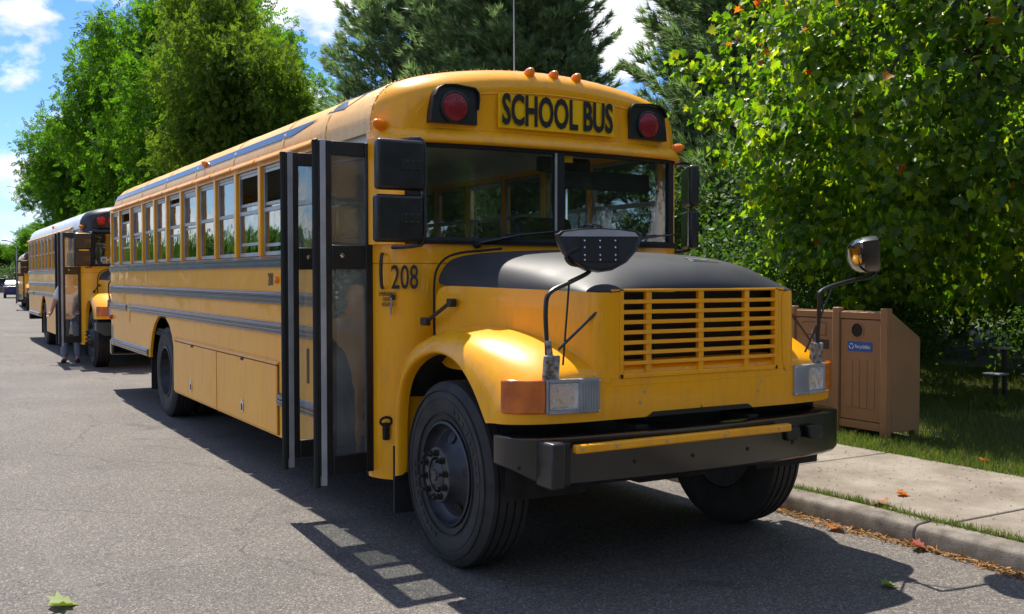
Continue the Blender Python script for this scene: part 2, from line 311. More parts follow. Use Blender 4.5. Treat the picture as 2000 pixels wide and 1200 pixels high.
def text(name, body, size, mat, parent, origin, right, up, sx=1.0, bold=0, align='CENTER', ext=.0015):
    cu = bpy.data.curves.new(name, 'FONT'); cu.body = body; cu.size = size; cu.align_x = align; cu.align_y = 'CENTER'; cu.offset = bold; cu.extrude = ext
    cu.resolution_u = 3
    o = bpy.data.objects.new(name, cu); COL.objects.link(o)
    dg = bpy.context.evaluated_depsgraph_get(); me = bpy.data.meshes.new_from_object(o.evaluated_get(dg))
    bpy.data.objects.remove(o); bpy.data.curves.remove(cu)
    r = Vector(right).normalized(); u = Vector(up).normalized(); n = r.cross(u); c = Vector(origin)
    for v in me.vertices: v.co = c+r*(v.co.x*sx)+u*v.co.y+n*v.co.z
    me.materials.clear(); return link(name, me, mat, parent)
def interp(xs, ys, x):
    return float(np.interp(x, xs, ys))
def smooth_path(pts, n=4):
    P = [Vector(p) for p in pts]; out = []
    for i in range(len(P)-1):
        p0 = P[max(i-1, 0)]; p1 = P[i]; p2 = P[i+1]; p3 = P[min(i+2, len(P)-1)]
        for k in range(n):
            t = k/n; out.append(.5*((2*p1)+(p2-p0)*t+(2*p0-5*p1+4*p2-p3)*t*t+(3*p1-p0-3*p2+p3)*t**3))
    out.append(P[-1]); return out

# ------------------------------------------------------------------ the setting
def kerb_y(x): return 1.52+(.055*(-x-18) if x < -18 else 0)
def setting():
    g = MB().add([(-900, -900, -.03), (900, -900, -.03), (900, 900, -.03), (-900, 900, -.03)], [(0, 1, 2, 3)]).build('ground', SOIL, fix=False); tag(g, kind='structure')
    xs = [60, 20, 8, 0, -8, -18, -40, -70, -113]
    rd = MB().grid([[(x, y, 0) for x in xs] for y in (-16, -6)]+[[(x, kerb_y(x)+.02, 0) for x in xs]]).build('road', ASPH, fix=False); tag(rd, kind='structure')
    lw = MB().grid([[(x, kerb_y(x)+1.9, .125) for x in xs], [(x, 7, .13) for x in xs[:6]]+[(x, kerb_y(x)+5.5, .13) for x in xs[6:]], [(x, 14, .16) for x in xs], [(x, 80, .5) for x in xs]]).build('lawn', SOIL, fix=False); tag(lw, kind='structure')
    # far car park beyond the end of the street
    fp = MB().add([(-114.5, -40, .03), (-114.5, 70, .03), (-210, 70, .03), (-210, -40, .03)], [(0, 1, 2, 3)]).build('car_park', ASPH, fix=False); tag(fp, kind='structure')
    # kerb in cast lengths
    kr = empty('kerb'); tag(kr, kind='structure')
    x = 9.0; L = 2.02
    x = .93+L*4
    prof = [(0, -.05), (0, .085), (.012, .115), (.04, .13), (.17, .138), (.17, -.05)]
    while x > -60:
        a, b = x-.006, x-L+.006; jit = random.uniform(-.003, .003)
        v = [(xx, kerb_y(xx)+p[0]+jit, p[1]+jit) for xx in (a, b) for p in prof]; n = len(prof)
        MB().add(v, [tuple(range(n)), tuple(range(2*n-1, n-1, -1))]+[(i, i+n, (i+1) % n+n, (i+1) % n) for i in range(n)]).build('kerb_stone', KERBM, kr, bevel=.01)
        x -= L
    MB().grid([[(xx, kerb_y(xx)+.01, z) for xx in (9, -18, -60)] for z in (-.04, .08)]+[[(xx, kerb_y(xx)+.16, .1) for xx in (9, -18, -60)]]).build('kerb_joint_mortar', KERBM, kr, fix=False)
    # sidewalk slabs
    sw = empty('sidewalk'); tag(sw, kind='structure')
    x = 1.045+1.87*4; k = 0
    while x > -46:
        a, b = x-.008, x-1.87+.008; d = random.uniform(-.002, .002)
        if b > -18.5:
            m = MB().box(b, a, 1.725, 3.45, .02, .142+d)
        else:
            v = [(xx, kerb_y(xx)+o, z) for xx in (b, a) for o in (.205, 1.93) for z in (.02, .142)]
            m = MB().add(v, [(0, 1, 3, 2), (4, 6, 7, 5), (0, 4, 5, 1), (2, 3, 7, 6), (0, 2, 6, 4), (1, 5, 7, 3)])
        m.build('slab', SLAB, sw, bevel=.012); x -= 1.87
    MB().grid([[(xx, kerb_y(xx)+o, .118) for xx in (9, -18, -46)] for o in (.17, 1.95)]).build('joint_bed', SOIL, sw, fix=False)
setting()

# ------------------------------------------------------------------ school bus
HALF = [(1.22, 2.58), (1.222, 2.66), (1.21, 2.735), (1.175, 2.81), (1.11, 2.88), (1.01, 2.932), (.86, 2.976), (.66, 3.016), (.44, 3.046), (.22, 3.064), (0, 3.07)]
def roof_profile(d=0):
    k = 1-d/1.22; kz = max(0, 1-d/.5)
    h = [(y*k, 2.58+(z-2.58)*kz) for y, z in HALF]
    return [(-y, z) for y, z in h]+[(y, z) for y, z in h[-2::-1]]
_seg = [0]
for _i in range(len(HALF)-1): _seg.append(_seg[-1]+math.dist(HALF[_i], HALF[_i+1]))
def roof_at(dist, side=-1, off=.004):
    """point on the roof skin, dist metres of arc up from the eave"""
    y = np.interp(dist, _seg, [p[0] for p in HALF]); z = np.interp(dist, _seg, [p[1] for p in HALF])
    y2 = np.interp(dist+.02, _seg, [p[0] for p in HALF]); z2 = np.interp(dist+.02, _seg, [p[1] for p in HALF])
    t = Vector((y2-y, z2-z)); n = Vector((t.y, -t.x))
    if n.length < 1e-9: n = Vector((0, 1))
    n.normalize(); return side*(y+n.x*off), z+n.y*off
def front_x(y): return interp([0, .5, .9, 1.05, 1.13, 1.19, 1.22], [-.735, -.745, -.785, -.83, -.89, -.97, -1.06], abs(y))
FY = [0, .25, .5, .7, .85, .95, 1.0, 1.05, 1.1, 1.14, 1.17, 1.195, 1.21, 1.22]
PILL = [-2.04, -2.77, -3.481, -4.22, -4.945, -5.66, -6.39, -7.12, -7.81, -8.53, -9.35, -10.2, -10.88]
def wheel(root, x, y, s, front=True, dual=False, ty=None):
    """s: -1 faces the door side. wheel > tyre, hub, lug nuts"""
    A = (0, s, 0); c = (x, y, .53)
    if front:  # convex hub pushed outward
        rimp = [(.29, -.24), (.29, -.03), (.300, -.012), (.300, .0), (.287, .004), (.283, -.012), (.272, -.05), (.25, -.062), (.185, -.03), (.165, .02), (.155, .045), (.10, .05), (.10, .0), (.05, .0)]
    else:
        rimp = [(.29, -.24), (.29, -.03), (.300, -.012), (.300, .0), (.287, .004), (.283, -.012), (.275, -.10), (.25, -.15), (.18, -.165), (.10, -.165), (.10, -.1), (.05, -.1)]
    w = MB().lathe(rimp, c, A, 40).build('wheel', RIM, root, ang=50)
    tp = [(.296, -.245), (.33, -.262), (.40, -.278), (.46, -.275), (.50, -.262), (.524, -.246)]
    for i in range(4):
        g = -.215+.05*i
        tp += [(.529, g-.004), (.529, g-.0035), (.515, g), (.515, g+.007), (.530, g+.0105), (.530, g+.011)]
    tp += [(.525, -.030), (.505, -.014), (.485, -.002), (.47, .0), (.464, .004), (.44, .006), (.40, .006), (.36, .001), (.335, -.006), (.318, -.004), (.303, -.012), (.29, -.03)]
    tm = MB().lathe(tp, c, A, 72, close=True).build('tyre', TYRE, w, ang=35)
    if front:
        for rr in (.345, .43, .478): MB().lathe([(rr-.003, .0), (rr-.002, .0095), (rr+.002, .0095), (rr+.003, .0)], c, A, 64, close=True).build('sidewall_ring', TYRE, w, ang=60)
        for k in range(40):
            q = 2*math.pi*k/40
            if k % 20 < 9:
                a_ = Vector((math.cos(q), 0, math.sin(q))); b_ = Vector((-math.sin(q), 0, math.cos(q))); p_ = Vector(c)+a_*.388+Vector(A)*.0055
                M_ = Matrix((( b_.x, A[0], a_.x, p_.x), (b_.y, A[1], a_.y, p_.y), (b_.z, A[2], a_.z, p_.z), (0, 0, 0, 1)))
                MB().box(-.016, .016, -.002, .0035, -.012, .012, M_).build('sidewall_block', TYRE, w)
    if dual:
        MB().lathe([(r, d-.31) for r, d in tp], c, A, 48, close=True).build('inner_tyre', TYRE, w, ang=35)
    yy = Vector(A); o = Vector(c)
    e1 = Vector((1, 0, 0)); e2 = Vector((0, 0, 1))
    if front:
        MB().lathe([(.155, .045), (.153, .049), (.102, .053), (.10, .05)], c, A, 32, close=True).build('hub_face', HUBF, w)
        MB().lathe([(.095, -.02), (.095, .035), (.088, .05), (.07, .058), (.035, .062), (.03, .072), (0.001, .074)], c, A, 24).build('hub', RIM, w)
    depth = .052 if front else -.16
    for k in range(10):
        q = 2*math.pi*(k+.3)/10; p = o+e1*(.128*math.cos(q))+e2*(.128*math.sin(q))
        MB().lathe([(.021, depth-.003), (.021, depth+.006), (.0165, depth+.007), (.0165, depth+.03), (.010, depth+.031), (.010, depth+.05), (.008, depth+.053)], p, A, 6).build('lug_nut', NUT, w, ang=20)
    for k in range(5):
        q = 2*math.pi*(k+.15)/5; rr = .225; p = o+e1*(rr*math.cos(q))+e2*(rr*math.sin(q))
        dd = -.045 if front else -.156
        ax = Vector((math.cos(q)*.42, s*.9, math.sin(q)*.42)) if front else Vector(A)
        MB().lathe([(.034, dd-.02), (.034, dd+.010), (.030, dd+.0105), (.001, dd+.0108)], p, ax, 18).build('hand_hole', TXT, w)
    return w
def seat_mesh():
    m = MB(); m.box(-.22, .24, -.48, .48, 1.38, 1.50); m.box(-.26, -.16, -.48, .48, 1.40, 1.98)
    return m.mesh('seat')
def build_bus(o):
    """o: options. x forward, y to the bus's left; the front axle stands at the root"""
    root = empty('school_bus', o['loc'], o.get('rz', 0)); tag(root, o['label'], 'bus', 'school buses parked along the kerb')
    near = o['near']; roofm = o['roof']; capm = o['cap']
    arch = [(-8.12, .75), (-8.08, .82), (-7.98, .98), (-7.84, 1.09), (-7.66, 1.17), (-7.44, 1.205), (-7.22, 1.18), (-7.02, 1.10), (-6.88, .98), (-6.79, .82), (-6.765, .70), (-6.76, .36)]
    for s in (-1, 1):
        xf = -2.06 if s < 0 else -1.06
        pts = [(-10.95, .66), (-8.13, .66)]+arch+[(xf, .36), (xf, 1.826), (-10.95, 1.826)]
        w = MB().prism(pts, s*1.22, s*1.185).build('side_wall', YEL, root, bevel=.004)
        # ribbed rub rails
        def rail(x0, x1, z0, z1, nm='rub_rail'):
            h = z1-z0; p = [(0, z0), (.018, z0+.1*h), (.018, z0+.2*h), (.010, z0+.26*h), (.010, z0+.3*h), (.026, z0+.38*h), (.026, z0+.5*h), (.012, z0+.56*h), (.012, z0+.6*h), (.026, z0+.68*h), (.026, z0+.82*h), (.010, z0+.9*h), (0, z1)]
            return MB().prism([(s*(1.2205+a), b) for a, b in p], x0, x1, 'x').build(nm, RAIL, root, ang=25)
        for z0, z1 in ((1.725, 1.824), (1.429, 1.534)): rail(-10.94, xf, z0, z1)
        rail(-9.45, xf, 1.187, 1.287); rail(-10.94, -9.62, 1.187, 1.287)
        rail(-10.8, -8.22, .664, .762, 'lower_rub_rail')
        if s < 0: rail(-2.985, xf, .613, .722, 'lower_rub_rail')
        # window band
        xs = PILL if s < 0 else [-1.1]+PILL
        for i, x in enumerate(xs):
            wd = .034
            MB().box(x-wd, x+wd, s*1.160, s*1.224, 1.826, 2.60).build('window_pillar', YEL, root, bevel=.008)
        MB().box(-10.95, xf, s*1.15, s*1.216, 2.585, 2.63).build('window_header', YEL, root)
        for i in range(len(xs)-1):
            b, a = xs[i+1]+.034, xs[i]-.034; z0, z1 = 1.832, 2.585
            zm = 2.215; y0, y1 = s*1.165, s*1.195
            fr = MB()
            for q in ((b, b+.028, z0, z1), (a-.028, a, z0, z1), (b+.028, a-.028, z0, z0+.035), (b+.028, a-.028, z1-.03, z1), (b+.028, a-.028, zm-.016, zm+.02)):
                fr.box(q[0], q[1], y0, y1, q[2], q[3])
            wo = fr.build('window', ALU, root, bevel=.003)
            st = o['drop'].get(i, 0) if s < 0 else (1 if i in (3, 6) else 0)
            u0, u1 = zm+.02, z1-.03
            if st:      # upper sash slid down behind the lower pane
                dz = st; yg = s*1.172
                MB().box(b+.03, a-.03, yg, yg-s*.004, u0-dz, u1-dz).build('upper_pane', GLASS, wo)
                MB().box(b+.03, a-.03, s*1.166, s*1.184, u1-dz, u1-dz+.026).build('sash_bar', ALU, wo)
                MB().box(b+.03, a-.03, s*1.166, s*1.184, u0-dz-.026, u0-dz).build('sash_bar', ALU, wo)
            else:
                yg = s*1.176
                MB().box(b+.03, a-.03, yg, yg-s*.004, u0, u1).build('upper_pane', GLASS, wo)
            yg = s*1.183
            MB().box(b+.03, a-.03, yg, yg-s*.004, z0+.035, zm-.016).build('lower_pane', GLASS, wo)
            # drip moulding
            MB().prism([(s*1.218, 2.625), (s*1.262, 2.606), (s*1.268, 2.616), (s*1.262, 2.632), (s*1.22, 2.662)], b-.01, a+.01, 'x').build('drip_rail', YEL, root, bevel=.004)
    # roof
    P0 = roof_profile(0)
    rows = []
    for x, d in ((-1.06, 0), (-2.2, 0), (-4, 0), (-6, 0), (-8, 0), (-10.4, 0), (-10.65, .015), (-10.82, .05), (-10.92, .11), (-10.96, .2), (-10.965, .5)):
        rows.append([(x, y, z) for y, z in roof_profile(d)])
    MB().grid(rows).build('roof', roofm, root, fix=False, ang=50)
    MB().grid([[(x, y*.97, z-.05) for y, z in P0] for x in (-1.09, -10.9)]).build('ceiling', CEIL, root, fix=False)
    for x in ((-1.9, -2.85, -4.28, -5.7, -7.15, -8.55, -10.0) if near else ()):
        for sd in (-1, 1):
            MB().grid([[(x+dx, *roof_at(t, sd, h)) for t in np.linspace(.0, 1.42, 22)] for dx, h in ((-.03, .001), (-.025, .006), (.025, .006), (.03, .001))]).build('roof_seam', roofm, root, fix=False)
    # rear wall
    MB().prism([(y, z) for y, z in ((-1.2, .66), (1.2, .66), (1.21, 2.6), (.75, 2.97), (0, 3.04), (-.75, 2.97), (-1.21, 2.6))], -10.95, -10.91, 'x').build('rear_wall', YEL, root, bevel=.01)
    MB().box(-11.12, -10.96, -1.22, 1.22, .50, .74).build('rear_bumper', BUMPER, root, bevel=.03)
    # front cap
    rows = []
    for d, w in ((0, 0), (.008, .3), (.03, .58), (.065, .8), (.11, .94), (.15, .985), (.19, .98), (.215, .955), (.25, .945), (.36, .94), (.5, .935)):
        k = 1-d/1.22
        rows.append([(-1.06+(front_x(y)+1.06)*w, y, z) for y, z in roof_profile(d)])
    rows.insert(0, [(-1.075, y, z) for y, z in P0])
    cap = MB().grid(rows).build('front_cap', capm, root, fix=False, sub=1, ang=180)
    bead = [(front_x(y)*1+.002-.012*(1-min(1, 1)), y, z) for y, z in roof_profile(.205) if True]
    MB().tube(smooth_path([(x-.014, y, z) for x, y, z in bead[4:-4]], 3), .006, 6).build('cap_bead', capm, root)
    # visor lip under the cap
    def sweep(prof, ys, nm, mat, xoff=0, **k):
        full = [-y for y in ys[::-1] if y > 0]+list(ys)
        m = MB(); n = len(prof)
        for y in full:
            for a, z in prof: m.v.append((front_x(y)+xoff+a, y, z))
        for i in range(len(full)-1):
            for q in range(n): m.f.append((i*n+q, i*n+(q+1) % n, (i+1)*n+(q+1) % n, (i+1)*n+q))
        m.f += [tuple(range(n)), tuple(range((len(full)-1)*n, len(full)*n))]
        return m.build(nm, mat, root, **k)
    sweep([(-.06, 2.515), (.03, 2.498), (.055, 2.505), (.06, 2.52), (.045, 2.545), (.012, 2.575), (-.02, 2.60), (-.08, 2.60)], FY, 'cap_lip', capm, ang=60)
    # cowl, door-side column and firewall
    full = [-y for y in FY[::-1] if y > 0]+FY
    zb = lambda y: .365 if abs(y) > .86 else .55
    MB().grid([[(front_x(y), y, z if z else zb(y)) for y in full] for z in (0, .8, 1.2, 1.6, 1.80, 1.868)]).build('cowl', YEL, root, solid=.03, fix=False)
    sweep([(-.03, .355), (.008, .355), (.010, .385), (-.03, .39)], [1.0, 1.05, 1.1, 1.14, 1.17, 1.195, 1.21, 1.22], 'column_foot_trim', GREYP) if False else None
    # corner posts beside the windshield
    for s in (-1, 1):
        ys = [1.075, 1.1, 1.14, 1.17, 1.195, 1.21, 1.22]
        MB().grid([[(front_x(y), s*y, z) for y in ys] for z in (1.86, 2.53)]).build('corner_post', YEL, root, solid=.03, fix=False)
        if s < 0:
            MB().box(-1.12, -1.055, -1.222, -1.17, .362, 2.6).build('door_jamb', YEL, root, bevel=.006)
    # windshield
    wy = [0, .25, .5, .75, .9, 1.0, 1.075]
    def wx(y): return front_x(y)+.012
    fr = sweep([(-.03, 1.862), (.022, 1.862), (.028, 1.885), (.018, 1.905), (-.03, 1.905)], wy, 'windshield_gasket', RUB)
    sweep([(-.03, 2.475), (.018, 2.475), (.026, 2.49), (.02, 2.515), (-.03, 2.515)], wy, 'windshield_gasket', RUB)
    for s in (-1, 1):
        MB().prism([(front_x(1.0)-.03, s*.995), (front_x(1.0)+.022, s*.995), (front_x(1.05)+.022, s*1.05), (front_x(1.08)+.01, s*1.08), (front_x(1.08)-.03, s*1.08)], 1.89, 2.49, 'z').build('windshield_post', RUB, root)
        pane = MB().grid([[(wx(y)-.008, s*y, z) for y in (.03, .3, .6, .85, 1.0)] for z in (1.9, 2.48)]).build('windshield_pane', WGLASS, root, fix=False)
    MB().box(-.765, -.708, -.034, .034, 1.89, 2.49).build('windshield_center_post', RUB, root, bevel=.008)
    MB().box(-.712, -.704, -.045, -.030, 1.92, 2.48).build('post_trim', ALU, root)
    # warning lights
    plate = [(-.17, -.115), (.165, -.115), (.165, -.02), (.172, .05), (.168, .09), (.14, .12), (.0, .132), (-.08, .125), (-.125, .10), (-.15, .05), (-.165, -.04)]
    for s in (-1, 1):
        cx = front_x(.775)-.02; cy = s*.775; cz = 2.742
        pp = [(cy+(a*-s), cz+b) for a, b in plate]
        pl = MB().prism(pp, cx-.05, cx+.04, 'x').build('warning_light_housing', BLK, root, bevel=.006)
        spots = [(0, .092, REDL)] if not o['twin'] else [(-.10, .085, REDB), (.10, .085, REDB)]
        for dy, r, lm in spots:
            c = (cx+.041, cy+dy, cz-.012)
            MB().lathe([(r+.012, 0), (r+.012, .010), (r, .012), (r, .006)], c, (1, 0, 0), 28, close=True).build('lens_ring', BLK, pl)
            MB().lathe([(r, .001), (r*.96, .010), (r*.7, .019), (r*.3, .024), (.002, .025)], c, (1, 0, 0), 28).build('lens', lm, pl)
        vis = MB().grid([[(cx+.035+dx, cy+(-s)*a*1.0, cz+b*1.0) for a, b in plate[2:10]] for dx in (0, .03)]).build('visor', BLK, pl, solid=.008, fix=False)
    # sign
    sx = front_x(.3)-.02
    bow = [-.464, -.3, 0, .3, .464]
    sg = MB().grid([[(front_x(y)+.006, y, z) for y in bow] for z in (2.625, 2.846)]).build('sign_plate', o['signm'], root, solid=.006, fix=False)
    if o['sign']: text('lettering', 'SCHOOL BUS', .275, TXT, sg, (-.724, 0, 2.735), (0, 1, 0), (0, 0, 1), sx=.535, bold=.0075)
    # amber clearance lights
    def clearance(p, axis, mat=AMBER, nm='clearance_light'):
        b = MB().lathe([(.034, -.05), (.036, .0), (.035, .014), (.026, .035), (.012, .052), (.002, .056)], p, axis, 14).build(nm, mat, root)
        return b
    for y in (-.18, .01, .195): clearance((-.82, y, 3.01), (.86, 0, .5))
    for s in (-1, 1): clearance((-.955, s*1.208, 2.615), (.55, s*.85, .25))
    clearance((-5.37, *roof_at(.20, -1, .0)), (0, -.7, .7)); clearance((-10.72, -1.1, 2.8), (-.6, -.6, .5), REDB, 'marker_light')
    # roof stripe and swoosh painted as raised film
    if near:
        def roofpoly(pts, nm):
            m = MB(); m.add([(x, *roof_at(t, -1, .005)) for x, t in pts], [tuple(range(len(pts)))]); return m.build(nm, DARKSTR, root, fix=False)
        xs = list(np.linspace(-10.5, -2.62, 18))
        MB().grid([[(x+(.5*k if x > -2.7 else 0), *roof_at(.165+k*.07, -1, .005)) for x in xs] for k in (0, .35, .7, 1)]).build('roof_stripe', DARKSTR, root, fix=False)
        sw = [(-2.0, .255), (-1.62, .235), (-1.40, .33), (-1.28, .46), (-1.22, .52), (-1.3, .53), (-1.42, .46), (-1.44, .6), (-1.36, .72), (-1.52, .66), (-1.64, .46), (-1.78, .33)]
        roofpoly(sw, 'roof_swoosh')
        rv = MB()
        def rivet(p, n, r=.006):
            n = Vector(n).normalized(); a = n.orthogonal().normalized(); b = n.cross(a); p = Vector(p); i = len(rv.v)
            for k in range(5): rv.v.append(tuple(p+(a*math.cos(k*1.2566)+b*math.sin(k*1.2566))*r))
            rv.v.append(tuple(p+n*r*.7))
            for k in range(5): rv.f.append((i+k, i+(k+1) % 5, i+5))
        for x in np.arange(-10.8, -1.1, .05):
            rivet((x, -1.224, 2.675), (0, -1, 0), .005)
        for x in np.arange(-10.8, -2.1, .09):
            for z in (1.716, 1.542, 1.42, 1.295, 1.178): rivet((x, -1.2215, z), (0, -1, 0), .006)
        for x in np.arange(-6.7, -3.0, .11): rivet((x, -1.2215, .985), (0, -1, 0), .008)
        for x in (-1.09, -1.03):
            for t in np.arange(.0, 2.6, .06):
                sd = -1 if t < 1.42 else 1; tt = t if t < 1.42 else 2.84-t
                y, z = roof_at(min(tt, 1.41), sd, .004); rivet((x, y, z), (0, y, (z-2.2)), .006)
        for x in (-4.9, -8.4):
            for z in np.arange(1.55, 1.71, .035): rivet((x, -1.2215, z), (0, -1, 0), .006)
        r = rv.build('rivets', YEL, root, fix=False); r['kind'] = 'stuff'
        # luggage compartment doors
        for a, b in ((-6.742, -4.876), (-4.862, -2.985)):
            MB().box(a-.008, b+.008, -1.2225, -1.215, .375, .958).build('compartment_gap', RUSTG, root)
            dd = MB().box(a+.008, b-.008, -1.238, -1.2195, .382, .938).build('compartment_door', YEL, root, bevel=.005)
            xl = a+(b-a)*(.45 if a < -5 else .47)
            lt = MB().prism([(xl-.035, .455), (xl+.035, .455), (xl+.035, .535), (xl, .575), (xl-.035, .535)], -1.240, -1.246).build('latch', CHROME, dd, bevel=.003)
            MB().box(xl-.014, xl+.014, -1.2485, -1.2465, .47, .53).build('latch_slot', TXT, dd)
        MB().prism([(-1.2225, .952), (-1.245, .948), (-1.247, .956), (-1.2225, .972)], -6.76, -2.97, 'x').build('compartment_hinge_strip', YEL, root)
        for xx in (-5.85, -3.98): MB().box(xx-.03, xx+.03, -1.25, -1.2395, .918, .95).build('hinge_tab', BLK, root)
        # slot handle and lamps on the wall by the door
        MB().box(-2.30, -2.255, -1.226, -1.2195, .86, 1.12).build('wall_slot', UNDER, root)
        MB().lathe([(.03, 0), (.03, .012), (.02, .03), (.002, .034)], (-2.99, -1.22, 1.63), (0, -1, 0), 12).build('side_marker', AMBER, root)
        MB().lathe([(.035, 0), (.035, .012), (.02, .04), (.002, .045)], (-10.86, -1.22, 1.07), (0, -1, 0), 12).build('rear_side_marker', REDB, root)
        text('side_number', '208', .15, TXTG, root, (-3.18, -1.2225, 1.63), (1, 0, 0), (0, 0, 1), sx=.62)
        MB().box(-10.9, -10.80, -1.226, -1.2195, .70, .95).build('corner_guard', GREYP, root)
        MB().box(-9.62, -9.45, -1.2275, -1.2195, 1.05, 1.30).build('exhaust_patch', YEL, root, bevel=.003)
    # hood
    fr_ = [1, 1, .988, .975, .93, .86, .70, .45, .2, 0]
    S = [(-.64, .970, [1.1, 1.5, 1.600, 1.66, 1.735, 1.778, 1.803, 1.818, 1.829, 1.832]),
         (-.40, .955, [1.1, 1.5, 1.600, 1.655, 1.728, 1.772, 1.800, 1.815, 1.825, 1.828]),
         (-.10, .925, [1.1, 1.5, 1.594, 1.64, 1.705, 1.752, 1.788, 1.803, 1.812, 1.815]),
         (.20, .87, [1.1, 1.48, 1.588, 1.622, 1.675, 1.718, 1.764, 1.782, 1.790, 1.793]),
         (.42, .805, [1.1, 1.46, 1.582, 1.606, 1.642, 1.675, 1.728, 1.748, 1.757, 1.760]),
         (.56, .765, [1.1, 1.46, 1.578, 1.594, 1.618, 1.642, 1.688, 1.712, 1.722, 1.725]),
         (.64, .74, [1.1, 1.46, 1.575, 1.585, 1.600, 1.616, 1.650, 1.672, 1.682, 1.685]),
         (.685, .722, [1.1, 1.46, 1.573, 1.580, 1.588, 1.599, 1.622, 1.638, 1.646, 1.649]),
         (.708, .70, [1.1, 1.46, 1.572, 1.577, 1.583, 1.590, 1.604, 1.613, 1.619, 1.621]),
         (.72, .665, [1.1, 1.46, 1.572, 1.575, 1.579, 1.583, 1.590, 1.595, 1.598, 1.599]),
         (.722, .60, [1.1, 1.46, 1.572, 1.574, 1.576, 1.578, 1.582, 1.585, 1.586, 1.586])]
    def hpts(i0, i1, both):
        rows = []
        for x, ys, zs in S:
            h = [(x, ys*f, z) for f, z in zip(fr_, zs)][i0:i1]
            rows.append([(a, -b, c) for a, b, c in h]+([(a, b, c) for a, b, c in h[-2::-1]] if both else []))
        return rows
    ho = MB().grid(hpts(2, 10, True)).build('hood', o['hoodm'], root, fix=False, sub=2, ang=180)
    for s in (-1, 1):
        rows = [[(x, s*-y, z) for x, y, z in r] for r in hpts(0, 3, False)]
        MB().grid(rows).build('hood_side', YEL, root, fix=False, sub=2, ang=180)
        # rear edge flange of the tilting hood, black seal gap
        zz = [(1.18, .985), (1.35, .985), (1.5, .985), (1.62, .982), (1.70, .965), (1.77, .905), (1.805, .80), (1.82, .66), (1.835, .5)]
        MB().tube(smooth_path([(-.655, s*(y-.012), z) for z, y in zz], 3), .008, 6).build('hood_seal', RUB, root)
    sl = MB().box(-.03, .03, -.10, .10, -.02, .0035, Matrix.Translation((.44, .245, 1.7445)) @ Matrix.Rotation(.21, 4, 'Y') @ Matrix.Rotation(-.06, 4, 'X')).build('hood_slot', TXT, root, bevel=.004)
    MB().box(-.045, -.03, -.105, .06, -.02, .006, Matrix.Translation((.44, .245, 1.7445)) @ Matrix.Rotation(.21, 4, 'Y') @ Matrix.Rotation(-.06, 4, 'X')).build('slot_lip', ALU, sl)
    sweep([(.0, 1.738), (.0305, 1.738), (.0305, 1.742), (.0, 1.742)], FY, 'cowl_seam', TXTG, xoff=-.03+.0008)
    # hood latch straps
    for s in (-1, 1):
        MB().tube([(-.62, s*1.035, 1.385), (-.40, s*1.0, 1.495)], .012, 6).build('hood_latch', BLK, root)
        MB().box(-.68, -.60, s*1.02, s*1.06, 1.355, 1.405).build('hood_latch_handle', BLK, root, bevel=.008)
        MB().box(-.42, -.36, s*.965, s*1.01, 1.475, 1.525).build('hood_latch_catch', BLK, root, bevel=.008)
    # fenders: grid between the crest curve (inner) and the arch lip (outer)
    Bc = [(-.745, .42), (-.742, .70), (-.715, .92), (-.62, 1.08), (-.45, 1.185), (-.22, 1.245), (0, 1.23), (.16, 1.165), (.29, 1.06), (.375, .96), (.42, .905), (.425, .903), (.43, .901), (.435, .9)]
    Ac = [(-.748, .45), (-.745, .80), (-.735, 1.08), (-.70, 1.24), (-.52, 1.335), (-.24, 1.385), (.06, 1.385), (.30, 1.35), (.48, 1.295), (.60, 1.24), (.688, 1.18), (.7155, 1.12), (.717, 1.0), (.711, .905)]
    def resample(c, n=27):
        p = smooth_path([(a, 0, b) for a, b in c], 6); d = [0]
        for i in range(len(p)-1): d.append(d[-1]+1)
        return [(interp(d, [q.x for q in p], t), interp(d, [q.z for q in p], t)) for t in np.linspace(0, d[-1], n)]
    A_, B_ = resample(Ac), resample(Bc)
    yi, yo, ex = .60, 1.20, 2.5
    def fcol(u):
        if u < 0: return yi*(1+u), 1
        w = (1-u**ex)**(1/ex); return yi+(yo-yi)*u, w
    us = [-1, -.5, 0, .15, .3, .45, .58, .70, .80, .88, .94, .98, 1.0]
    for s in (-1, 1):
        rows = []
        for (ax, az), (bx, bz) in zip(A_, B_):
            r = []
            for u in us:
                y, w = fcol(u); r.append((bx+(ax-bx)*w, s*y, bz+(az-bz)*w))
            # flared lip, then a return into the arch
            cx, cz = -.15, .62; dx, dz = bx-cx, bz-cz; L = math.hypot(dx, dz)
            r.append((bx-dx/L*.012, s*(yo+.006), bz-dz/L*.012)); r.append((bx-dx/L*.03, s*(yo-.008), bz-dz/L*.03)); r.append((bx-dx/L*.03, s*(yo-.07), bz-dz/L*.03))
            rows.append(r)
        MB().grid(rows).build('fender', YEL, root, fix=False, sub=1, ang=180)
        # inner wheel well
        MB().grid([[(-.15+.66*math.cos(q), s*y, .62+.66*math.sin(q)) for y in (1.14, .62)] for q in np.linspace(-.2, math.pi+.1, 16)]).build('wheel_well', UNDER, root, fix=False)
        MB().box(-.80, -.775, s*.88, s*1.19, .18, .60).build('mud_flap', RUB, root)
    def fx(y):
        """front surface of hood shell / fender nose at |y| around headlamp height"""
        y = abs(y)
        if y <= yi: return .716
        u = min(1, (y-yi)/(yo-yi)); w = (1-u**ex)**(1/ex); return .432+(.716-.432)*w
    # front panel around the grille
    gy, gz0, gz1 = .566, 1.118, 1.590
    fp = MB()
    def strip(y0, y1, z0, z1, n=6):
        fp.grid([[(fx(y)+.012, y, z) for y in np.linspace(y0, y1, n)] for z in (z0, (z0+z1)/2, z1)])
    fp.box(.66, .7185, -.62, .62, 1.08, gz0); fp.box(.66, .7195, -.62, -gy, gz0, 1.588); fp.box(.66, .7195, gy, .62, gz0, 1.588)
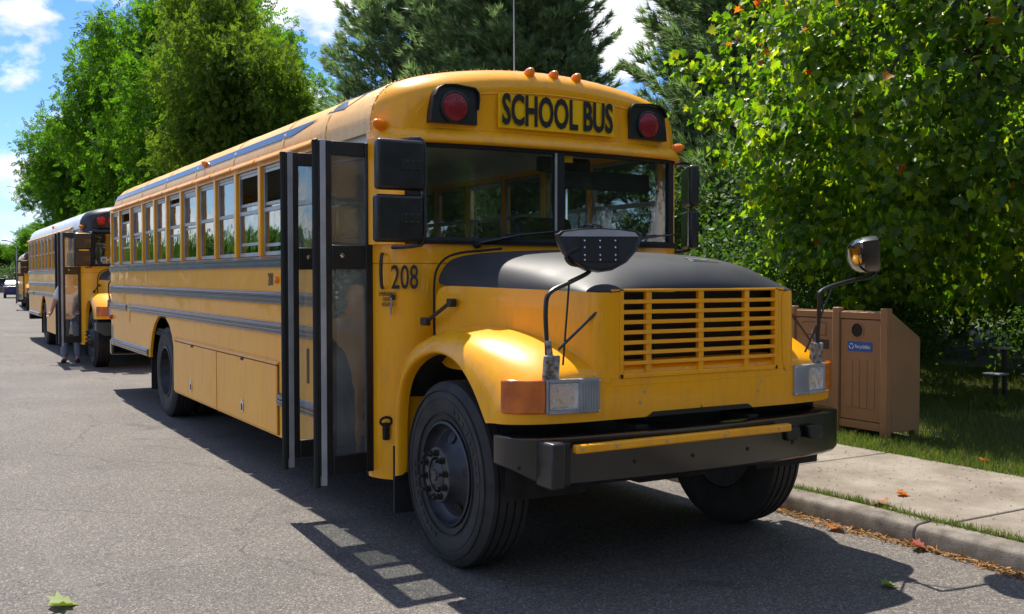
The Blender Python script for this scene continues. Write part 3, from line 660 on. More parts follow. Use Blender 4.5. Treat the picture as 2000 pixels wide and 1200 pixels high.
    fp.box(.66, .7195, -gy, gy, gz1-.006, 1.588)
    fpo = fp.build('front_panel', YEL, root, bevel=.006)
    MB().prism([(-.72, .925), (.40, .925), (.40, .945), (-.40, .945)][:0] or [(-.38, .905), (.38, .905), (.34, .93), (-.34, .93)], .64, .7205, 'x').build('valance_notch', TXT, root)
    for yy, zz_ in ((-.43, .985), (-.40, 1.04), (.42, 1.0), (.45, 1.055)):
        MB().lathe([(.008, 0), (.008, .003), (.001, .005)], (.717, yy, zz_), (1, 0, 0), 8).build('bolt', ALU, fpo)
    # grille
    gr = MB()
    gr.box(.69, .726, -gy, -gy+.022, gz0, gz1); gr.box(.69, .726, gy-.022, gy, gz0, gz1); gr.box(.69, .726, -gy, gy, gz0, gz0+.026); gr.box(.69, .726, -gy, gy, gz1-.014, gz1)
    g = gr.build('grille', YEL, root, bevel=.004)
    W = 2*gy
    for f in (.172, .494, .793): MB().box(.688, .718, -gy+W*f-.018, -gy+W*f+.018, gz0+.02, gz1-.01).build('grille_bar', YEL, g, bevel=.004)
    n = 8; H = (gz1-.014)-(gz0+.026); pit = H/n
    for k in range(1, n):
        z = gz0+.026+pit*k
        MB().prism([(.662, z-.006), (.690, z-.013), (.724, z-.010), (.726, z+.008), (.716, z+.012), (.665, z+.002)], -gy+.02, gy-.02, 'y').build('slat', YEL, g, bevel=.002)
    MB().box(.636, .646, -gy-.02, gy+.02, gz0-.02, gz1-.02).build('radiator', TXT, g)
    # headlamp groups
    for s in (-1, 1):
        def plate2(y0, y1, z0, z1, off, th, nm, mat, par, bev=.006, n=7):
            ys = np.linspace(y0, y1, n); v = []; nn = 0
            front = [[(fx(y)+off, s*y, z) for y in ys] for z in (z0, z1)]; back = [[(fx(y)+off-th, s*y, z) for y in ys] for z in (z0, z1)]
            m = MB(); m.add(front[0]+front[1]+back[0]+back[1], [(i, i+1, n+i+1, n+i) for i in range(n-1)]+[(2*n+i+1, 2*n+i, 3*n+i, 3*n+i+1) for i in range(n-1)]+[(i+1, i, 2*n+i, 2*n+i+1) for i in range(n-1)]+[(n+i, n+i+1, 3*n+i+1, 3*n+i) for i in range(n-1)]+[(0, n, 3*n, 2*n), (n-1, 2*n-1+2*n-2*n+0, 0, 0)][:1]+[(2*n-1, n-1, 3*n-1, 4*n-1)])
            return m.build(nm, mat, par, bevel=bev)
        bz = plate2(.70, .823, .955, 1.132, .018, .03, 'headlight', GREYP, root)
        plate2(.987, 1.0, .955, 1.132, .018, .03, 'bezel_side', GREYP, bz, n=2)
        for za, zb in ((.955, .974), (1.114, 1.132)): plate2(.823, .987, za, zb, .018, .03, 'bezel_rail', GREYP, bz, bev=.002)
        plate2(1.003, 1.178, .957, 1.130, .016, .035, 'turn_signal', AMBERD, root, bev=.008)
        plate2(.822, .988, .972, 1.116, .0215, .02, 'lamp_surround', BLK, bz, bev=.002) if False else None
        fy = fx(.905)
        rows = []
        for rr in np.linspace(1, 0, 7):
            rows.append([(fx(.905+.076*rr*cc)+.011-.042*(1-rr**2), s*(.905+.076*rr*cc), 1.044+.064*rr*ss) for cc, ss in [(math.copysign(abs(math.cos(a))**.35, math.cos(a)), math.copysign(abs(math.sin(a))**.35, math.sin(a))) for a in np.linspace(0, 2*math.pi, 33)]])
        MB().grid(rows).build('reflector', CHROME, bz, fix=False)
        plate2(.826, .984, .976, 1.112, .0165, .004, 'lamp_glass', LENS, bz, bev=.001)
        for k in range(11):
            y = .714+k*.0095
            MB().box(fx(y)+.016, fx(y)+.0215, s*y-.003, s*y+.003, .972, 1.116).build('marker_rib', GREYP, bz)
        for y, z in ((.708, 1.122), (.708, .966)): MB().lathe([(.006, 0), (.006, .002), (.001, .003)], (fx(y)+.0185, s*y, z), (1, 0, 0), 8).build('screw', CHROME, bz)
    # bumper
    bp = [(.50, 1.205), (.58, 1.205), (.66, 1.185), (.725, 1.135), (.765, 1.06), (.79, .95), (.815, .75), (.835, .5), (.85, .25), (.853, 0)]
    plan = [(x, -y) for x, y in bp]+[(x-.02*min(1, y), y*.955) for x, y in bp[-2::-1]]
    prof = [(0, .845), (-.02, .85), (-.13, .848), (-.135, .842), (-.03, .835), (-.018, .62), (-.10, .612), (-.10, .604), (-.02, .598), (0, .615)]
    m = MB(); nP = len(prof)
    for i, (x, y) in enumerate(plan):
        a = plan[max(i-1, 0)]; b = plan[min(i+1, len(plan)-1)]; t = Vector((b[0]-a[0], b[1]-a[1])).normalized(); nx, ny = t.y, -t.x
        edge = min(1, (1.21-abs(y))/.14)
        for d, z in prof:
            zz_ = z if z > .8 else z+(1-max(0, edge))*.09*(1 if z < .7 else 0)
            m.v.append((x+nx*d, y+ny*d, zz_))
    for i in range(len(plan)-1):
        for q in range(nP): m.f.append((i*nP+q, i*nP+(q+1) % nP, (i+1)*nP+(q+1) % nP, (i+1)*nP+q))
    m.f += [tuple(range(nP)), tuple(range((len(plan)-1)*nP, len(plan)*nP))]
    bo = m.build('front_bumper', BUMPER, root, bevel=.004, ang=45)
    if near:
        for y in (-1.165, -.55, -.18, .22, .60):
            xb = interp([p[1] for p in plan], [p[0] for p in plan], y)
            MB().lathe([(.011, 0), (.011, .006), (.004, .008)], (xb-.001, y, .70), (1, -.3 if y < -1 else 0, 0), 8).build('bumper_bolt', NUT, bo)
        ca = MB().box(.862, .905, -.965, .50, .782, .826).build('crossing_arm', YEL, root, bevel=.01)
        for y in (-.93, -.72, -.40, 0, .4): MB().lathe([(.008, 0), (.008, .003), (.001, .005)], (.905, y, .803), (1, 0, 0), 8).build('bolt', ALU, ca)
        MB().box(.74, .895, -1.10, -1.02, .612, .842).build('crossing_arm_bracket', BLK, root, bevel=.012)
        MB().box(.76, .872, -1.018, -.975, .62, .838).build('crossing_arm_hinge', TXT, root, bevel=.008)
        for yb in (.52, .70):
            MB().prism([(yb, .79), (yb+.11, .79), (yb+.12, .74), (yb+.1, .715), (yb+.01, .715)], .80, .842, 'x').build('tow_opening', TXT, root, bevel=.01)
    # mirrors
    for s in (-1, 1):
        mo = MB(); tilt = .0 if s < 0 else 1.05
        for z0, z1, yc, w in ((2.175, 2.478, 1.225, .155), (1.862, 2.148, 1.235, .155)):
            M = Matrix.Translation((-.60, s*yc, 0) if s < 0 else (-.90, 1.30, 0)) @ Matrix.Rotation(s*tilt, 4, 'Z')
            b = MB().box(-.045, .03, -w, w, z0, z1, M).build('side_mirror', BLK, root, bevel=.022, seg=3)
            MB().box(-.052, -.046, -w+.02, w-.02, z0+.02, z1-.02, M).build('mirror_glass', CHROME, b)
            zc = (z0+z1)/2
            e = MB().box(.031, .036, .0, .14, zc-.03, zc+.03, M).build('mirror_clamp', BLK, b, bevel=.003)
            for k in range(3):
                for dz in (-.022, .022): MB().lathe([(.005, 0), (.004, .003)], M @ Vector((.036, .035+.04*k, zc+dz)), M.to_3x3() @ Vector((1, 0, 0)), 6).build('clamp_rivet', CHROME, b)
        bk = [(-.83, -1.12, 2.50), (-.66, -1.10, 2.50), (-.60, -1.065, 2.45), (-.60, -1.062, 2.15), (-.60, -1.065, 1.89), (-.66, -1.10, 1.845), (-.88, -1.15, 1.84)] if s < 0 else [(-1.0, 1.20, 2.50), (-.90, 1.24, 2.50), (-.86, 1.26, 2.45), (-.86, 1.26, 2.15), (-.86, 1.26, 1.89), (-.90, 1.24, 1.845), (-1.0, 1.20, 1.84)]
        MB().tube(smooth_path(bk), .013, 7).build('mirror_bracket', BLK, root)
        # crossover mirror on the nose
        yb = s*.955
        if s < 0: path = [(.66, -.975, 1.14), (.65, -.977, 1.30), (.65, -.983, 1.50), (.65, -.955, 1.575), (.65, -.84, 1.625), (.65, -.735, 1.668), (.65, -.715, 1.69), (.65, -.765, 1.712), (.65, -.835, 1.725), (.65, -.855, 1.765), (.67, -.80, 1.80)]; mc = Vector((.69, -.683, 1.80)); yaw = .45
        else: path = [(.66, .945, 1.14), (.68, .94, 1.30), (.70, .93, 1.50), (.70, .935, 1.56), (.70, 1.05, 1.60), (.70, 1.25, 1.635), (.70, 1.40, 1.655), (.70, 1.42, 1.70)]; mc = Vector((.70, 1.37, 1.80)); yaw = -.75
        if not near: path = path[:8] if s < 0 else path
        am = MB().tube(smooth_path(path, 4), .0125, 8).build('crossover_mirror_arm', BLK, root)
        MB().tube([path[4], (.66, path[0][1]+s*-.09, 1.20)], .006, 6).build('arm_strut', BLK, am)
        MB().tube([(.66, path[0][1]-s*.06, 1.28), (.70, path[0][1]-s*.31, 1.50)], .008, 6).build('arm_strut', BLK, am)
        MB().tube([(.66, path[0][1]-s*.01, 1.24), (.655, path[0][1]-s*.003, 1.33)], .018, 8).build('arm_socket', RUST, am)
        MB().box(-.012, .012, -.045, .045, -.07, .07, Matrix.Translation((.672, path[0][1]-s*.01, 1.185)) @ Matrix.Rotation(.12, 4, 'Y')).build('arm_base_plate', RUST, am, bevel=.004)
        # D-shaped shell: flat top, round bottom, bulged mirror on the rear face
        M = Matrix.Translation(mc) @ Matrix.Rotation(-yaw, 4, 'Z') @ Matrix.Rotation(-.12, 4, 'Y')
        D = [(-.225, .07), (-.215, .03), (-.19, -.02), (-.14, -.075), (-.07, -.112), (0, -.122), (.07, -.112), (.14, -.075), (.19, -.02), (.215, .03), (.225, .07), (.2, .088), (.1, .10), (0, .104), (-.1, .10), (-.2, .088)]
        rows = []
        for dx, k in ((.035, .90), (.045, .97), (.03, 1.0), (-.03, 1.0), (-.045, .985)): rows.append([M @ Vector((dx, a*k, b*k)) for a, b in D+D[:1]])
        sh = MB().grid(rows); sh.add([rows[0][i] for i in range(len(D))], [tuple(range(len(D)))])
        sh = sh.build('crossover_mirror', BLK, root, fix=False, ang=30)
        rows = []
        for t in np.linspace(0, 1, 7):
            k = math.cos(t*math.pi/2); rows.append([M @ Vector((-.045-.10*math.sin(t*math.pi/2), a*k*.985, b*k*.985)) for a, b in D+D[:1]])
        MB().grid(rows).build('convex_glass', MIRR, sh, fix=False, ang=180)
        MB().prism([(-.205, .058), (.205, .058), (.185, .080), (.1, .092), (0, .096), (-.1, .092), (-.185, .080)], .0365, .040, 'x').build('shell_sky_band', GREYP, sh).matrix_local = M  # grey paint stands for sky reflected along the shell's upper rim
        MB().box(.036, .043, -.10, .10, -.075, .045, M).build('shell_plate', RUB, sh, bevel=.003)
        for r_, zz_ in ((3, .035), (3, .0), (3, -.04), (3, -.065)):
            for k in range(3): MB().lathe([(.006, 0), (.005, .003), (.001, .004)], M @ Vector((.0435, -.08+.08*k, zz_)), M.to_3x3() @ Vector((1, 0, 0)), 6).build('shell_rivet', CHROME, sh)
    # wiper pair
    for s, y0, y1 in ((-1, -.62, -.06), (1, .42, .95)):
        MB().tube([(front_x(.6)+.03, y0, 1.868), (front_x(.3)+.055, (y0+y1)/2, 1.925), (front_x(.1)+.04, y1, 1.955)], [.014, .009, .005], 6).build('wiper_arm', BLK, root)
        MB().tube([(front_x(.3)+.04, (y0+y1)/2-.12, 1.925), (front_x(.1)+.035, y1+.06, 1.958)], .006, 5).build('wiper_blade', RUB, root)
        MB().lathe([(.024, 0), (.024, .03), (.012, .05)], (front_x(.6)+.0, y0, 1.86), (1, 0, .15), 10).build('wiper_pivot', RUB, root)
    # entrance doors folded outwards
    def door(x, y0, y1, ang, z0=.405, z1=2.505, strip=WHITE):
        M = Matrix.Translation((x, y0, 0)) @ Matrix.Rotation(ang, 4, 'Z')
        w = y0-y1
        m = MB(); t = .018; sw_ = (.075, .05)   # outer stile, hinge stile
        def bx(a, b, za, zb, th=t): m.box(-th, th, -b, -a, za, zb, M)
        bx(0, sw_[1], z0, z1); bx(w-sw_[0]-.02, w, z0, z1)
        for za, zb in ((z0, z0+.125), (1.705, 1.855), (z1-.09, z1)): bx(sw_[1], w-sw_[0]-.02, za, zb)
        d = m.build('door_panel', BLK, root, bevel=.006)
        for nm, za, zb in (('lower_glass', z0+.125, 1.705), ('upper_glass', 1.855, z1-.09)):
            MB().box(-.003, .003, -(w-sw_[0]-.02), -sw_[1], za, zb, M).build(nm, DGLASS, d)
        MB().box(-.012, .0225, -(w-.018), -(w-.055), z0-.06, z1+.004, M).build('edge_strip', strip, d, bevel=.004)
        MB().tube([M @ Vector((0, -w-.006, z)) for z in (z0-.07, z1)], .022, 8).build('edge_rubber', RUB, d)
        MB().lathe([(.014, 0), (.014, .01), (.004, .012)], M @ Vector((t, -(w-.16), 1.79)), M.to_3x3() @ Vector((1, 0, 0)), 10).build('door_button', CHROME, d)
        return d
    door(-1.06, -1.215, -1.585, .0); door(-1.75, -1.20, -1.562, -.03, strip=GREYP)
    MB().tube([(-1.75, -1.22, 2.45), (-1.5, -1.1, 2.46), (-1.12, -1.2, 2.45)], .012, 6).build('door_arm', BLK, root)
    # stepwell
    st = MB()
    for k, z in enumerate((.42, .66, .92)): st.box(-2.02, -1.12, -1.19+.26*k, -.2, z-.06, z)
    st.build('entry_steps', FLOORM, root, bevel=.006)
    MB().box(-2.08, -2.05, -1.19, -.35, .4, 1.75).build('step_partition', INTER, root)
    # fittings on the cowl corner (front_x(1.12) about -.88)
    def corner(y, off=.004): return Vector((front_x(y)+off, y, 0))
    nrm = Vector((.82, -.57, 0)); rt = Vector((.57, .82, 0)).normalized()
    if near:
        p = Vector((front_x(1.09)+.022, -1.088, 1.645))
        tn = Vector((front_x(1.0)-front_x(1.17), .17, 0)).normalized()
        text('number', o['number'], .215, TXT, root, p, tn, (0, 0, 1), sx=.56, bold=.001)
        for i, wd in enumerate(('EMERGENCY', 'DOOR', 'RELEASE')):
            text('release_lettering', wd, .034, TXT, root, (front_x(1.165)+.012, -1.168, 1.545-.033*i), (.75, .66, 0), (0, 0, 1), sx=.62)
        MB().prism([(-.006, 0), (0, .014), (.006, 0), (0, -.014)], -.001, .001).build('x', TXT, root) if False else None
        q = Vector((front_x(1.15)+.01, -1.135, 1.525)); MB().tube([q, q+Vector((.03, -.02, 0))], .018, 8).build('release_lock', NUT, root)
        MB().prism([(-.010, 0), (.012, 0), (.006, -.10), (-.012, -.11)], -.003, .003).build('key_fob', ALU, root).location = q+Vector((.03, -.03, 0))
        gx = front_x(1.185)+.012
        MB().tube(smooth_path([(gx, -1.188, 1.80), (gx+.045, -1.215, 1.785), (gx+.05, -1.222, 1.69), (gx+.045, -1.215, 1.60), (gx, -1.188, 1.585)], 3), .011, 6).build('grab_handle', BLK, root)
        hx = front_x(1.17)+.008
        MB().tube([(hx+.02, -1.185+.04*math.cos(a), .74+.026*math.sin(a)) for a in np.linspace(0, 2*math.pi, 13)], .009, 6).build('tie_down_ring', UNDER, root)
        MB().box(hx-.01, hx+.03, -1.20, -1.165, .62, .73).build('tie_down_latch', UNDER, root, bevel=.006)
    # chassis
    ch = MB()
    for s in (-1, 1): ch.box(-10.8, .70, s*.36, s*.44, .62, .86)
    for x in (-10, -8.6, -6.2, -4.6, -3.0, -1.4): ch.box(x-.05, x+.05, -1.1, 1.1, .80, .95)
    ch.box(-10.9, -2.1, -1.18, 1.18, .95, 1.0)
    ch.build('chassis', UNDER, root)
    MB().tube([(-.14, -.9, .50), (-.14, -.5, .46), (-.14, .5, .46), (-.14, .9, .50)], .06, 8).build('front_axle', UNDER, root)
    MB().tube([(-7.46, -.9, .52), (-7.46, .9, .52)], .09, 8).build('rear_axle', UNDER, root)
    MB().lathe([(.05, -.15), (.22, -.1), (.22, .1), (.05, .18)], (-7.46, 0, .52), (1, 0, 0), 14).build('differential', UNDER, root)
    MB().box(-.5, .55, -.32, .32, .50, 1.2).build('engine_block', UNDER, root, bevel=.05)
    MB().box(-4.4, -3.0, .55, 1.1, .42, .78).build('fuel_tank', UNDER, root, bevel=.05)
    for s in (-1, 1):
        wheel(root, -.155, s*1.155, s, True); wheel(root, -7.46, s*1.175, s, False, True)
        MB().tube([(-8.3, s*.75, .95), (-8.32, s*.75, .3)], .012, 5).build('mud_flap_rod', UNDER, root)
        MB().box(-8.22, -8.20, s*.62, s*1.19, .25, .72).build('mud_flap', RUB, root)
    # interior
    MB().box(-10.9, -2.1, -1.17, 1.17, 1.005, 1.03).build('floor', FLOORM, root)
    MB().box(-2.1, -.80, -.2, 1.17, 1.005, 1.03).build('driver_floor', FLOORM, root)
    sm = seat_mesh()
    for k in range(11):
        for s in (-1, 1):
            so = link('seat', sm, SEATM, root); so.location = (-2.95-.72*k, s*.66, 0)
    MB().box(-2.2, -2.16, -1.1, -.25, 1.1, 1.95).build('crash_barrier', SEATM, root, bevel=.03)
    ds = MB(); ds.box(-1.75, -1.30, .30, .80, 1.35, 1.50); ds.box(-1.88, -1.74, .30, .80, 1.45, 2.12); ds.build('driver_seat', SEATM, root, bevel=.05)
    MB().box(-1.18, -.80, -.98, .98, 1.70, 1.86).build('dashboard', INTER, root, bevel=.03)
    tor = [(-1.20+.09*math.sin(a), .55+.215*math.cos(a), 1.84+.19*math.sin(a)) for a in np.linspace(0, 2*math.pi, 25)]
    sw = MB().tube(tor, .014, 6).build('steering_wheel', RUB, root)
    MB().tube([(-1.2, .34, 1.84), (-1.17, .55, 1.83), (-1.2, .76, 1.84)], .012, 5).build('wheel_spoke', RUB, sw)
    MB().tube([(-1.17, .55, 1.83), (-.95, .55, 1.6)], .03, 6).build('steering_column', RUB, sw)
    MB().box(-.95, -.935, .08, .93, 2.27, 2.40).build('sun_visor', RUB, root, bevel=.01)
    MB().box(-1.0, -.95, -.02, .42, 2.38, 2.49).build('interior_mirror', RUB, root, bevel=.02)
    MB().box(-.765, -.757, .05, .13, 2.43, 2.478).build('windshield_sticker', SIGNY, root)
    MB().tube([(-2.1, .98, 1.0), (-2.1, .98, 2.9)], .016, 6).build('grab_pole', CHROME, root)
    if near:
        MB().tube([(-1.35, .02, 3.06), (-1.36, .02, 4.15)], [.006, .003], 5).build('antenna', ALU, root)
        MB().lathe([(.016, 0), (.014, .05), (.006, .07)], (-1.35, .02, 3.06), (0, 0, 1), 8).build('antenna_base', RUB, root)
    if o.get('charter'):
        pl = MB().box(-.80, -.79, -.95, -.25, 1.91, 2.05).build('destination_board', TXT, root)
        text('board_lettering', 'CHARTER', .15, LWHITE, pl, (-.787, -.60, 1.98), (0, 1, 0), (0, 0, 1), sx=.9, bold=.004)
    return root
bus1 = build_bus(dict(loc=(0, 0, 0), near=True, roof=ROOF, cap=YEL, twin=False, sign=True, signm=SIGNY, hoodm=HOODBLK, number='208', drop={1: .30, 2: .28, 5: .05, 6: .10, 9: .05, 10: .16},
    label='yellow school bus numbered 208 with matt black hood and open folding doors'))
bus2 = build_bus(dict(loc=(-14.9, .25, 0), near=False, roof=WROOF, cap=BLK, twin=True, sign=False, signm=BLK, hoodm=HOODBLK, number='209', drop={}, charter=True,
    label='white-roofed yellow school bus with black front cap and twin red lamps behind bus 208'))
bus3 = build_bus(dict(loc=(-50.5, 2.3, 0), rz=R_(-3.2), near=False, roof=WROOF, cap=BLK, twin=True, sign=False, signm=BLK, hoodm=YEL, number='', drop={},
    label='distant yellow school bus with black mirrors parked behind the white-roofed bus'))

# ------------------------------------------------------------------ recycling bins
def recycling_station():
    x0, x1, yf, yb = -2.52, -1.30, 4.02, 4.46; zb = .2
    root = empty('recycling_station', (-1.9, 4.2, .13), 0); tag(root, 'brown plastic double bin enclosure with round hole and blue recyclables label on the grass', 'recycling bin')
    off = Vector((-1.9, 4.2, .13))
    def put(m, nm, mat, par=root, **k):
        m.v = [tuple(Vector(p)-off) for p in m.v]; return m.build(nm, mat, par, **k)
    for x in (x0+.03, (x0+x1)/2, x1-.04):
        put(MB().box(x-.038, x+.038, yf-.03, yf+.045, .10, 1.355), 'post', BROWN, bevel=.006)
    for x in (x0+.03, x1-.04): put(MB().box(x-.035, x+.035, yb-.06, yb, .10, 1.05), 'rear_post', BROWN, bevel=.006)
    for a, b, hole in ((x0+.07, (x0+x1)/2-.04, False), ((x0+x1)/2+.04, x1-.08, True)):
        cx = (a+b)/2
        put(MB().box(a, b, yf-.012, yf+.03, 1.25, 1.315), 'top_rail', BROWN, bevel=.005)
        put(MB().box(a, b, yf-.012, yf+.03, .20, .275), 'bottom_rail', BROWN, bevel=.005)
        put(MB().box(a-.003, b+.003, yf+.012, yf+.02, .27, 1.25), 'door_gap', TXT)
        dr = put(MB().box(a+.008, b-.008, yf-.006, yf+.011, .283, 1.242), 'door', BROWN, bevel=.004)
        for k in range(4):
            pa = a+.07+k*(b-a-.14)/4
            put(MB().box(pa+.003, pa+(b-a-.14)/4-.003, yf-.012, yf-.006, .40, .86), 'slat', BROWN, dr, bevel=.003)
        if hole:
            put(MB().lathe([(.078, 0), (.078, .008), (.066, .009), (.066, -.01)], (cx-.035, yf-.006, 1.142), (0, -1, 0), 28, close=True), 'hole_rim', BROWN, dr)
            put(MB().lathe([(.067, -.005), (.067, .0025), (.001, .003)], (cx-.035, yf-.006, 1.142), (0, -1, 0), 28), 'round_hole', TXT, dr)
            lb = put(MB().box(cx-.15, cx+.14, yf-.010, yf-.0065, .94, 1.03), 'label_plate', BLUE, dr)
            t = text('label_lettering', 'Recyclables', .052, LWHITE, lb, Vector((cx+.03, yf-.0125, .985))-off, (1, 0, 0), (0, 0, 1), sx=.75)
            for k in range(3):
                q = 2*math.pi*k/3+.5; c = Vector((cx-.105, yf-.0105, .985)); a1, a2 = q+.25, q+1.75
                put(MB().tube([c+Vector((.024*math.cos(a), 0, .024*math.sin(a))) for a in np.linspace(a1, a2, 5)], .005, 4), 'recycle_arrow', LWHITE, lb)
        else:
            put(MB().box(cx-.15, cx+.15, yf-.011, yf-.0065, 1.075, 1.195), 'flap', BROWN, dr, bevel=.004)
            put(MB().box(cx-.155, cx+.155, yf-.0075, yf-.0062, 1.07, 1.20), 'flap_gap', TXT, dr)
            lb = put(MB().box(cx-.04, cx+.19, yf-.010, yf-.0065, .94, 1.03), 'label_plate', DKLAB, dr)
            text('label_lettering', 'Litter', .05, LWHITE, lb, Vector((cx+.07, yf-.0125, .985))-off, (1, 0, 0), (0, 0, 1), sx=.8)
    for x in (x0, x1):
        put(MB().prism([(yf+.045, .2), (yb, .2), (yb, 1.06), (yf+.045, 1.315)], x-(.02 if x == x1 else -.02), x, 'x'), 'side_panel', BROWN, bevel=.004)
    put(MB().prism([(yf+.045, 1.30), (yb+.02, 1.05), (yb+.02, 1.075), (yf+.045, 1.325)], x0+.02, x1-.02, 'x'), 'lid', BROWN, bevel=.004)
    put(MB().box(x0+.02, x1-.02, yb-.02, yb-.005, .2, 1.05), 'back_panel', BROWN)
    root.rotation_euler = (0, 0, 0)
recycling_station()

def seat_post(x, y, z, h, lab):
    r = empty('seat_post', (x, y, z)); tag(r, lab, 'post', 'black posts with flat caps on the shaded lawn')
    MB().tube([(0, 0, -.02), (0, 0, h)], .028, 8).build('post', BLK, r)
    MB().box(-.11, .11, -.09, .09, h, h+.022).build('cap', GREYP, r, bevel=.006)
    MB().box(-.05, .05, -.05, .05, -.01, .012).build('foot_plate', BLK, r, bevel=.003)
seat_post(-2.12, 6.84, .135, .40, 'short black post with flat grey cap rising from a tuft of grass')
seat_post(-2.35, 7.35, .135, .66, 'tall black post with flat grey cap standing behind the short post')
seat_post(-1.85, 7.15, .135, .40, 'short black post with flat grey cap on open shaded lawn')
seat_post(-2.05, 7.62, .135, .66, 'tall black post with flat grey cap under the maple, behind another post')

# ------------------------------------------------------------------ person by the second bus
def skin_obj(name, verts, edges, radii, mat, parent, root=0, sub=2):
    me = bpy.data.meshes.new(name); me.from_pydata(verts, edges, []); o = link(name, me, mat, parent)
    md = o.modifiers.new('skin', 'SKIN'); md.use_smooth_shade = True
    for i, r in enumerate(radii):
        sv = me.skin_vertices[0].data[i]; sv.radius = r if isinstance(r, tuple) else (r, r); sv.use_root = (i == root)
    d = o.modifiers.new('sub', 'SUBSURF'); d.levels = sub; d.render_levels = sub
    return o
def person():
    r = empty('person', (-16.33, -1.1, 0), R_(-18)); tag(r, 'person in white shirt and pale jeans standing behind an open bus door', 'person')
    V = [(0, 0, .98), (0, 0, 1.15), (0, 0, 1.36), (0, 0, 1.50), (.01, 0, 1.60), (.015, 0, 1.70), (.005, 0, 1.77),
         (0, .10, .92), (.01, .115, .50), (-.01, .12, .09), (.13, .125, .035),
         (0, -.10, .92), (.03, -.115, .50), (.01, -.12, .09), (.15, -.125, .035),
         (0, .19, 1.43), (.02, .25, 1.15), (.20, .22, .98), (.30, .19, .97),
         (0, -.19, 1.43), (.02, -.30, 1.15), (.10, -.34, .98), (.16, -.36, .93)]
    E = [(0, 1), (1, 2), (2, 3), (3, 4), (4, 5), (5, 6), (0, 7), (7, 8), (8, 9), (9, 10), (0, 11), (11, 12), (12, 13), (13, 14), (2, 15), (15, 16), (16, 17), (17, 18), (2, 19), (19, 20), (20, 21), (21, 22)]
    Rr = [(.15, .10), (.16, .11), (.17, .10), .055, .07, (.075, .09), .065, .095, .065, .045, .035, .095, .065, .045, .035, .06, .045, .035, .03, .06, .045, .035, .03]
    skin_obj('body', V, E, Rr, SKIN, r)
    # hands with separate fingers
    for bx, by, bz in ((.33, .185, .97), (.18, -.365, .92)):
        for k in range(4):
            d = (k-1.5)*.018
            skin_obj('finger', [(bx-.02, by+d, bz), (bx+.03, by+d, bz-.01), (bx+.055, by+d, bz-.03)], [(0, 1), (1, 2)], [.011, .009, .008], SKIN, r, sub=1)
        skin_obj('thumb', [(bx-.02, by, bz+.01), (bx+.01, by+.02, bz+.03), (bx+.03, by+.02, bz+.03)], [(0, 1), (1, 2)], [.012, .010, .009], SKIN, r, sub=1)
    skin_obj('shirt', [(0, 0, .88), (0, 0, 1.15), (0, 0, 1.38), (0, 0, 1.47), (0, .20, 1.42), (.015, .25, 1.20), (0, -.20, 1.42), (.015, -.27, 1.20)], [(0, 1), (1, 2), (2, 3), (2, 4), (4, 5), (2, 6), (6, 7)], [(.185, .135), (.18, .13), (.19, .125), .075, .08, .07, .08, .07], SHIRT, r)
    skin_obj('trousers', [(0, 0, 1.0), (0, .105, .90), (.01, .118, .50), (-.01, .122, .10), (0, -.105, .90), (.03, -.118, .50), (.01, -.122, .10)], [(0, 1), (1, 2), (2, 3), (0, 4), (4, 5), (5, 6)], [(.175, .125), .115, .085, .075, .115, .085, .075], JEANS, r)
    for s, dx in ((1, 0), (-1, .02)):
        skin_obj('shoe', [(-.05+dx, s*.122, .045), (.08+dx, s*.125, .04), (.19+dx, s*.128, .03)], [(0, 1), (1, 2)], [.05, .047, .036], SHOE, r, sub=1)
    hp = [[(.0+.098*math.cos(a)*math.sin(t)-.012, .085*math.sin(a)*math.sin(t), 1.735+.085*math.cos(t)) for a in np.linspace(0, 2*math.pi, 17)] for t in np.linspace(.01, 1.5, 6)]
    MB().grid(hp).build('hair', HAIR, r, fix=False)
    for y in (-.03, .03): MB().lathe([(.001, 0), (.010, .002), (.008, .008), (.001, .01)], (.098, y, 1.715), (1, 0, 0), 8).build('eye', TXT, r)
    skin_obj('nose', [(.085, 0, 1.71), (.115, 0, 1.685), (.09, 0, 1.675)], [(0, 1), (1, 2)], [.01, .013, .01], SKIN, r, sub=1)
    MB().box(.088, .100, -.024, .024, 1.648, 1.656).build('mouth', REDL, r, bevel=.003)
    for y in (-.085, .085): MB().lathe([(.001, -.01), (.022, -.008), (.025, .004), (.001, .01)], (.01, y, 1.70), (0, math.copysign(1, y), 0), 8).build('ear', SKIN, r)
person()

